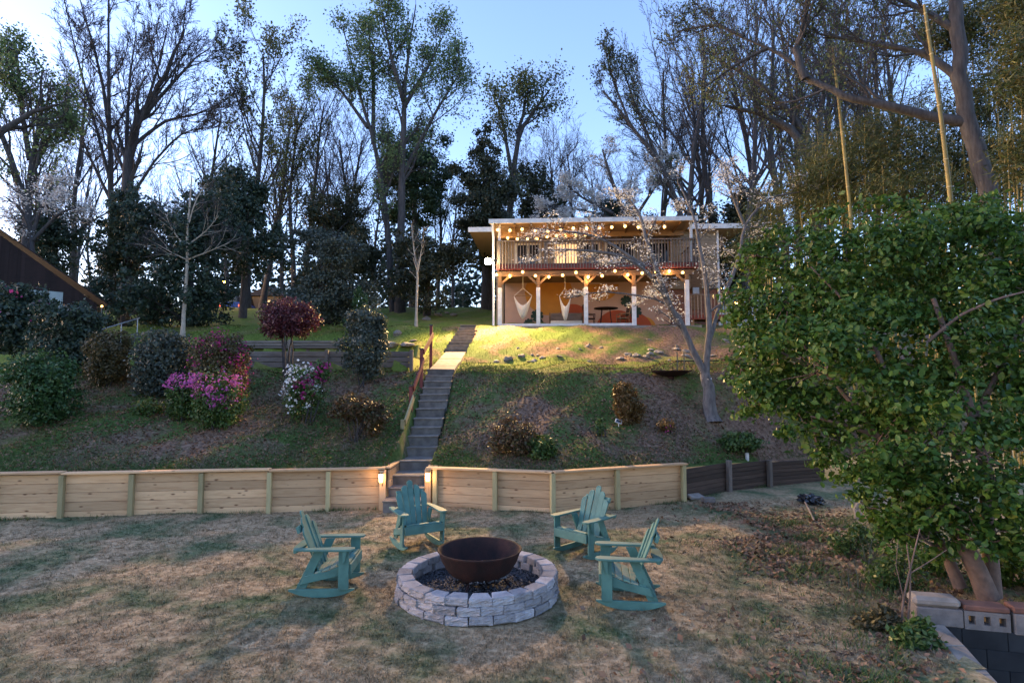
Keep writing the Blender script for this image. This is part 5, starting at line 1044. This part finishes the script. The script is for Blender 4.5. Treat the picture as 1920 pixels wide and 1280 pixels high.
q = G(1328, 942); o = MB().box(-.13, .13, -.08, .08, 0, .11).build('brick', MT['cinder'], None, bevel=.008); o.location = (q.x, q.y, .005); o.rotation_euler = (0, 0, .1); tag(o, 'loose brick beside the tilted slab', 'brick')
q = G(1520, 945); bm = bmesh.new(); bmesh.ops.create_icosphere(bm, subdivisions=4, radius=1); rr2 = random.Random(3); ph = [rr2.uniform(0, 6) for _ in range(8)]
for v_ in bm.verts:
    c = v_.co; k = 1 + .16 * math.sin(c.x * 6 + ph[0] + 2 * c.z) * math.sin(c.y * 7 + ph[1]) + .10 * math.sin(c.x * 13 + c.z * 11 + ph[2]) + .05 * math.sin(c.y * 23 + c.x * 17); nz = max(c.z * k * .15, -.03)
    if c.x < -.35: nz += .05 * (-c.x)
    v_.co = Vector((c.x * k * .27, c.y * k * .19, nz + .03))
me = bpy.data.meshes.new('rubbish_bag'); bm.to_mesh(me); bm.free(); me.materials.append(MT['black']); o = bpy.data.objects.new('rubbish_bag', me); COL.objects.link(o); o.location = (q.x, q.y, .03); tag(o, 'crumpled black plastic sack lying on the lawn', 'plastic bag')
a, b = G(1510, 950), G(1527, 978); o = MB().tube([a - a + Vector((0, 0, .10)), b - a + Vector((0, 0, .02))], .018, 6).build('wooden_stake', MT['greywood']); o.location = a; tag(o, 'short wooden stake leaning on the black sack', 'stake')
q = on_hill(1160, 800); t = thing('solar_lamp', 'small white solar panel lamp stuck in the right slope', 'solar lamp', q); MB().tube([(0, 0, -.1), (0, 0, .12)], .012, 6).build('spike', MT['white'], t)
o = MB().box(-.085, .085, -.012, .012, -.05, .05).build('frame', MT['white'], t); o.location = (0, 0, .13); o.rotation_euler = (-.5, .35, 0); o2 = MB().box(-.065, .065, -.016, -.0125, -.035, .035).build('panel', MT['glass'], o)
q = on_hill(1258, 708); t = thing('hanging_grill', 'shallow black fire pan with its stand by the dogwood', 'fire pan', q)
n_ = 28; prof = [(.02, .03), (.3, .06), (.55, .17), (.60, .20), (.56, .19), (.3, .09), (.02, .06)]
mesh_np('pan', [(r_ * math.cos(a), r_ * math.sin(a), z) for r_, z in prof for a in np.arange(n_) * 6.2832 / n_], [(i * n_ + j, i * n_ + (j + 1) % n_, (i + 1) * n_ + (j + 1) % n_, (i + 1) * n_ + j) for i in range(6) for j in range(n_)], MT['rust'], t, True)
MB().tube([(.25, .2, .05), (.25, .2, .75)], .018, 6).tube([(.45, .2, .05), (.45, .2, .75)], .018, 6).tube([(.2, .2, .48), (1.5, .3, .5)], .02, 6).build('stand', MT['black'], t); MB().tube([(0, 0, -.1), (0, 0, .05)], .10, 8).build('foot', MT['rust'], t)
q = on_hill(1401, 862); o = MB().tube([(0, 0, -.05), (0, 0, .16), (0, 0, .17)], [.045, .045, .03], 10).build('pipe_cap', MT['white']); o.location = q; tag(o, 'short white pipe end above the old timber wall', 'pipe')
for px, py in ((1607, 975),): q = G(px, py); o = MB().tube([(0, 0, 0), (.03, 0, .12), (-.02, 0, .2), (.05, .02, .3)], [.06, .07, .045, .05], 8).build('garden_ornament', MT['concrete'], None, True); o.location = q; tag(o, 'small pale stone ornament under the holly', 'ornament')
def sapling(label, pts, r_):
    q = G(*pts[0]); t = thing('bare_sapling', label, 'sapling', q); polys = []
    for pl, r0 in r_: A = np.array([tuple(P(x, y, q.y) - q) for x, y in pl]); polys.append((A, np.linspace(r0, r0 * .5, len(A)), 6))
    tubes_mesh('stems', polys, MT['hollybark'], t)
sapling('cluster of bare stems left of the block wall', [(1690, 1178)], [([(1688, 1182), (1694, 1120), (1708, 1060), (1725, 990)], .013), ([(1700, 1180), (1706, 1120), (1707, 1070), (1700, 1020)], .012), ([(1705, 1075), (1730, 1060), (1752, 1046), (1775, 1030)], .008), ([(1694, 1120), (1680, 1060), (1684, 1010)], .006)])
def daffodil(label, px, py, n, h, seed):
    q = G(px, py); rng = np.random.default_rng(seed); V = []; f = []
    for k in range(n):
        a = rng.uniform(0, 6.28); ln = h * rng.uniform(.6, 1.1); le = rng.uniform(.15, .6); w = Vector((-math.sin(a), math.cos(a), 0)) * .009; b0 = Vector((rng.normal() * .05, rng.normal() * .05, 0)); i0 = len(V)
        for s_ in (0, .35, .7, 1): c = b0 + Vector((math.cos(a) * le * ln * s_ ** 1.8, math.sin(a) * le * ln * s_ ** 1.8, ln * s_ * (1 - .25 * le * s_))); ww = w * (1 - s_ * .85); V += [tuple(c - ww), tuple(c + ww)]
        f += [(i0 + 2 * j, i0 + 2 * j + 1, i0 + 2 * j + 3, i0 + 2 * j + 2) for j in range(3)]
    o = mesh_np('strap_leaf_plant', V, f, LM['grey']); o.location = q; tag(o, label, 'plant')
daffodil('clump of blue green strap leaves under the holly', 1640, 1080, 34, .55, 1); daffodil('smaller tuft of strap leaves nearer the lawn', 1605, 1105, 14, .35, 2)

# ------------------------------------------------------------------ grass, weeds, litter
def blades(name, Pt, h, w, mat, seed, lie=.8, parent=None):
    rng = np.random.default_rng(seed); n = len(Pt); a = rng.uniform(0, 6.283, n); L = h * rng.uniform(.5, 1.3, n); ln = lie * rng.uniform(.3, 1.3, n)
    tip = Pt + np.stack([np.cos(a) * L * ln, np.sin(a) * L * ln, L * np.maximum(.25, 1 - .5 * ln)], 1); s_ = np.stack([-np.sin(a), np.cos(a), np.zeros(n)], 1) * w / 2
    V = np.stack([Pt - s_, Pt + s_, tip], 1).reshape(-1, 3); return mesh_np(name, V, np.arange(n * 3).reshape(-1, 3), mat, parent)
rng = np.random.default_rng(91); nt = 17000                      # tufts of dormant turf
ty = 4.2 + 9.0 * rng.uniform(0, 1, nt) ** 1.2; tx = rng.uniform(-1, 1, nt) * (ty * .92 + .6)
per = 18; hgt = np.repeat(rng.uniform(.6, 1.5, nt), per); x = np.repeat(tx, per) + rng.normal(size=nt * per) * .032; y = np.repeat(ty, per) + rng.normal(size=nt * per) * .032
x = np.concatenate([x, rng.uniform(-1, 1, 90000) * 9]); y = np.concatenate([y, rng.uniform(4.3, 13, 90000)]); hgt = np.concatenate([hgt, np.full(90000, .6)])
wd = yw(x) - y; k = (wd > .02) & ~((y < 6.75) & (x > 3.95 + (y - 5.07) * .355)) & ((x + .43) ** 2 + (y - 7.47) ** 2 > 1.12) & (x < 8); x, y, hgt = x[k], y[k], hgt[k]
tag(stuff(blades('lawn_grass', np.stack([x, y, yard_z(x, y) - .004], 1), .052 * hgt, .0085, MT['lawn'], 92, 1.25)), 'short dormant tan and green lawn grass across the yard', 'grass', kind='stuff')
n = 5000; x = rng.uniform(-11, 7, n); y = yw(x) - .03 - np.abs(rng.normal(size=n)) * .09; k = (rng.uniform(-.4, 1, n) < np.sin(x * 3.1) * np.sin(x * 1.3 + 1)) & ((x < -2.8) | (x > -1.5)); x, y = x[k], y[k]
tag(stuff(blades('wall_foot_grass', np.stack([x, y, 0 * x], 1), .10, .009, LM['weed'], 98, .6)), 'green grass growing along the foot of the timber walls', 'grass', kind='stuff')
n = 260000; x = rng.uniform(-14, 10, n); y = yw(x) + .1 + 6.2 * rng.uniform(0, 1, n) ** 1.3
pat = np.sin(x * .9 + 1.5 * np.sin(y * .8)) + np.sin(y * 1.6 + x * .5) * .7 + 1.5 * np.exp(-(y - yw(x)) / .9) + .9 * np.exp(-np.abs(x + 1.3) / .8) + 1.3 * (x < -3) * np.exp(-(y - yw(x)) / 1.6)
k = (rng.uniform(-.6, 1.6, n) < pat - .1 - .75 * (x > .3)) & (np.abs(x - stair_x(y)) > .46); x, y = x[k], y[k]
tag(stuff(blades('slope_weeds', np.stack([x, y, hill_z(x, y) - .01], 1), .09, .012, LM['weed'], 93, .8)), 'green weeds and grass growing over the mulched slope', 'weeds', kind='stuff')
n = 90000; x = rng.uniform(-16, 9, n); y = rng.uniform(16.7, 25, n); k = ((y < 20.4) | (x < -2.9) | (rng.uniform(0, 1, n) < .45)) & (np.abs(x - stair_x(y)) > .42) & ~((y > 24.3) & (x > -1)); x, y = x[k], y[k]
tag(stuff(blades('terrace_grass', np.stack([x, y, hill_z(x, y) - .01], 1), .08, .016, MT['turf'], 94, .8)), 'yellow green grass on the upper terrace and bank', 'grass', kind='stuff')
def litter(name, label, Pt, size, mat, seed):
    r_ = np.random.default_rng(seed); V, q = leaf_quads(Pt, size, 1.6, r_, None, 1.6); tag(stuff(mesh_np(name, V, q, mat)), label, 'leaf litter', kind='stuff')
n = 34000; x = rng.uniform(-14, 9, n); y = yw(x) + .15 + 5.2 * rng.uniform(0, 1, n); k = np.abs(x - stair_x(y)) > .45; x, y = x[k], y[k]
litter('slope_litter', 'brown bark mulch and dead leaves on the slope', np.stack([x, y, hill_z(x, y) + .012], 1), .045, MT['litter'], 95)
def edge_x(y): return 3.15 + (y - 5) * .26 + .35 * np.sin(y * 1.9) + .2 * np.sin(y * 4.3 + 1)
def free(x, y): return (y < yw(x) - .1) & ~((y < 6.85) & (x > 4.0 + (y - 5.07) * .355)) & (x < 8)
n = 5600; y = rng.uniform(4.6, 12.8, n); x = edge_x(y) - .55 + np.abs(rng.normal(size=n)) * 1.5 - (rng.uniform(0, 1, n) < .16) * rng.exponential(1.0, n); k = free(x, y); x, y = x[k], y[k]
litter('yard_litter', 'fallen brown leaves on the lawn edge under the holly', np.stack([x, y, .02 + 0 * x], 1), .05, MT['litter'], 96)
n = 36000; y = rng.uniform(4.7, 11.5, n); x = edge_x(y) + rng.normal(size=n) * .9 + .7
cl = np.sin(x * 3.1 + 2 * np.sin(y * 2.1)) * np.sin(y * 3.7 + 1.5 * np.sin(x * 2.3)) + .6 * np.sin(x * 7.3) * np.sin(y * 8.1)
k = free(x, y) & (rng.uniform(-.1, 1.3, n) < cl); x, y = x[k], y[k]
tag(stuff(blades('edge_weeds', np.stack([x, y, 0 * x], 1), .12, .012, LM['weed'], 97, 1.0)), 'tall green weeds along the lawn edge under the holly', 'weeds', kind='stuff')
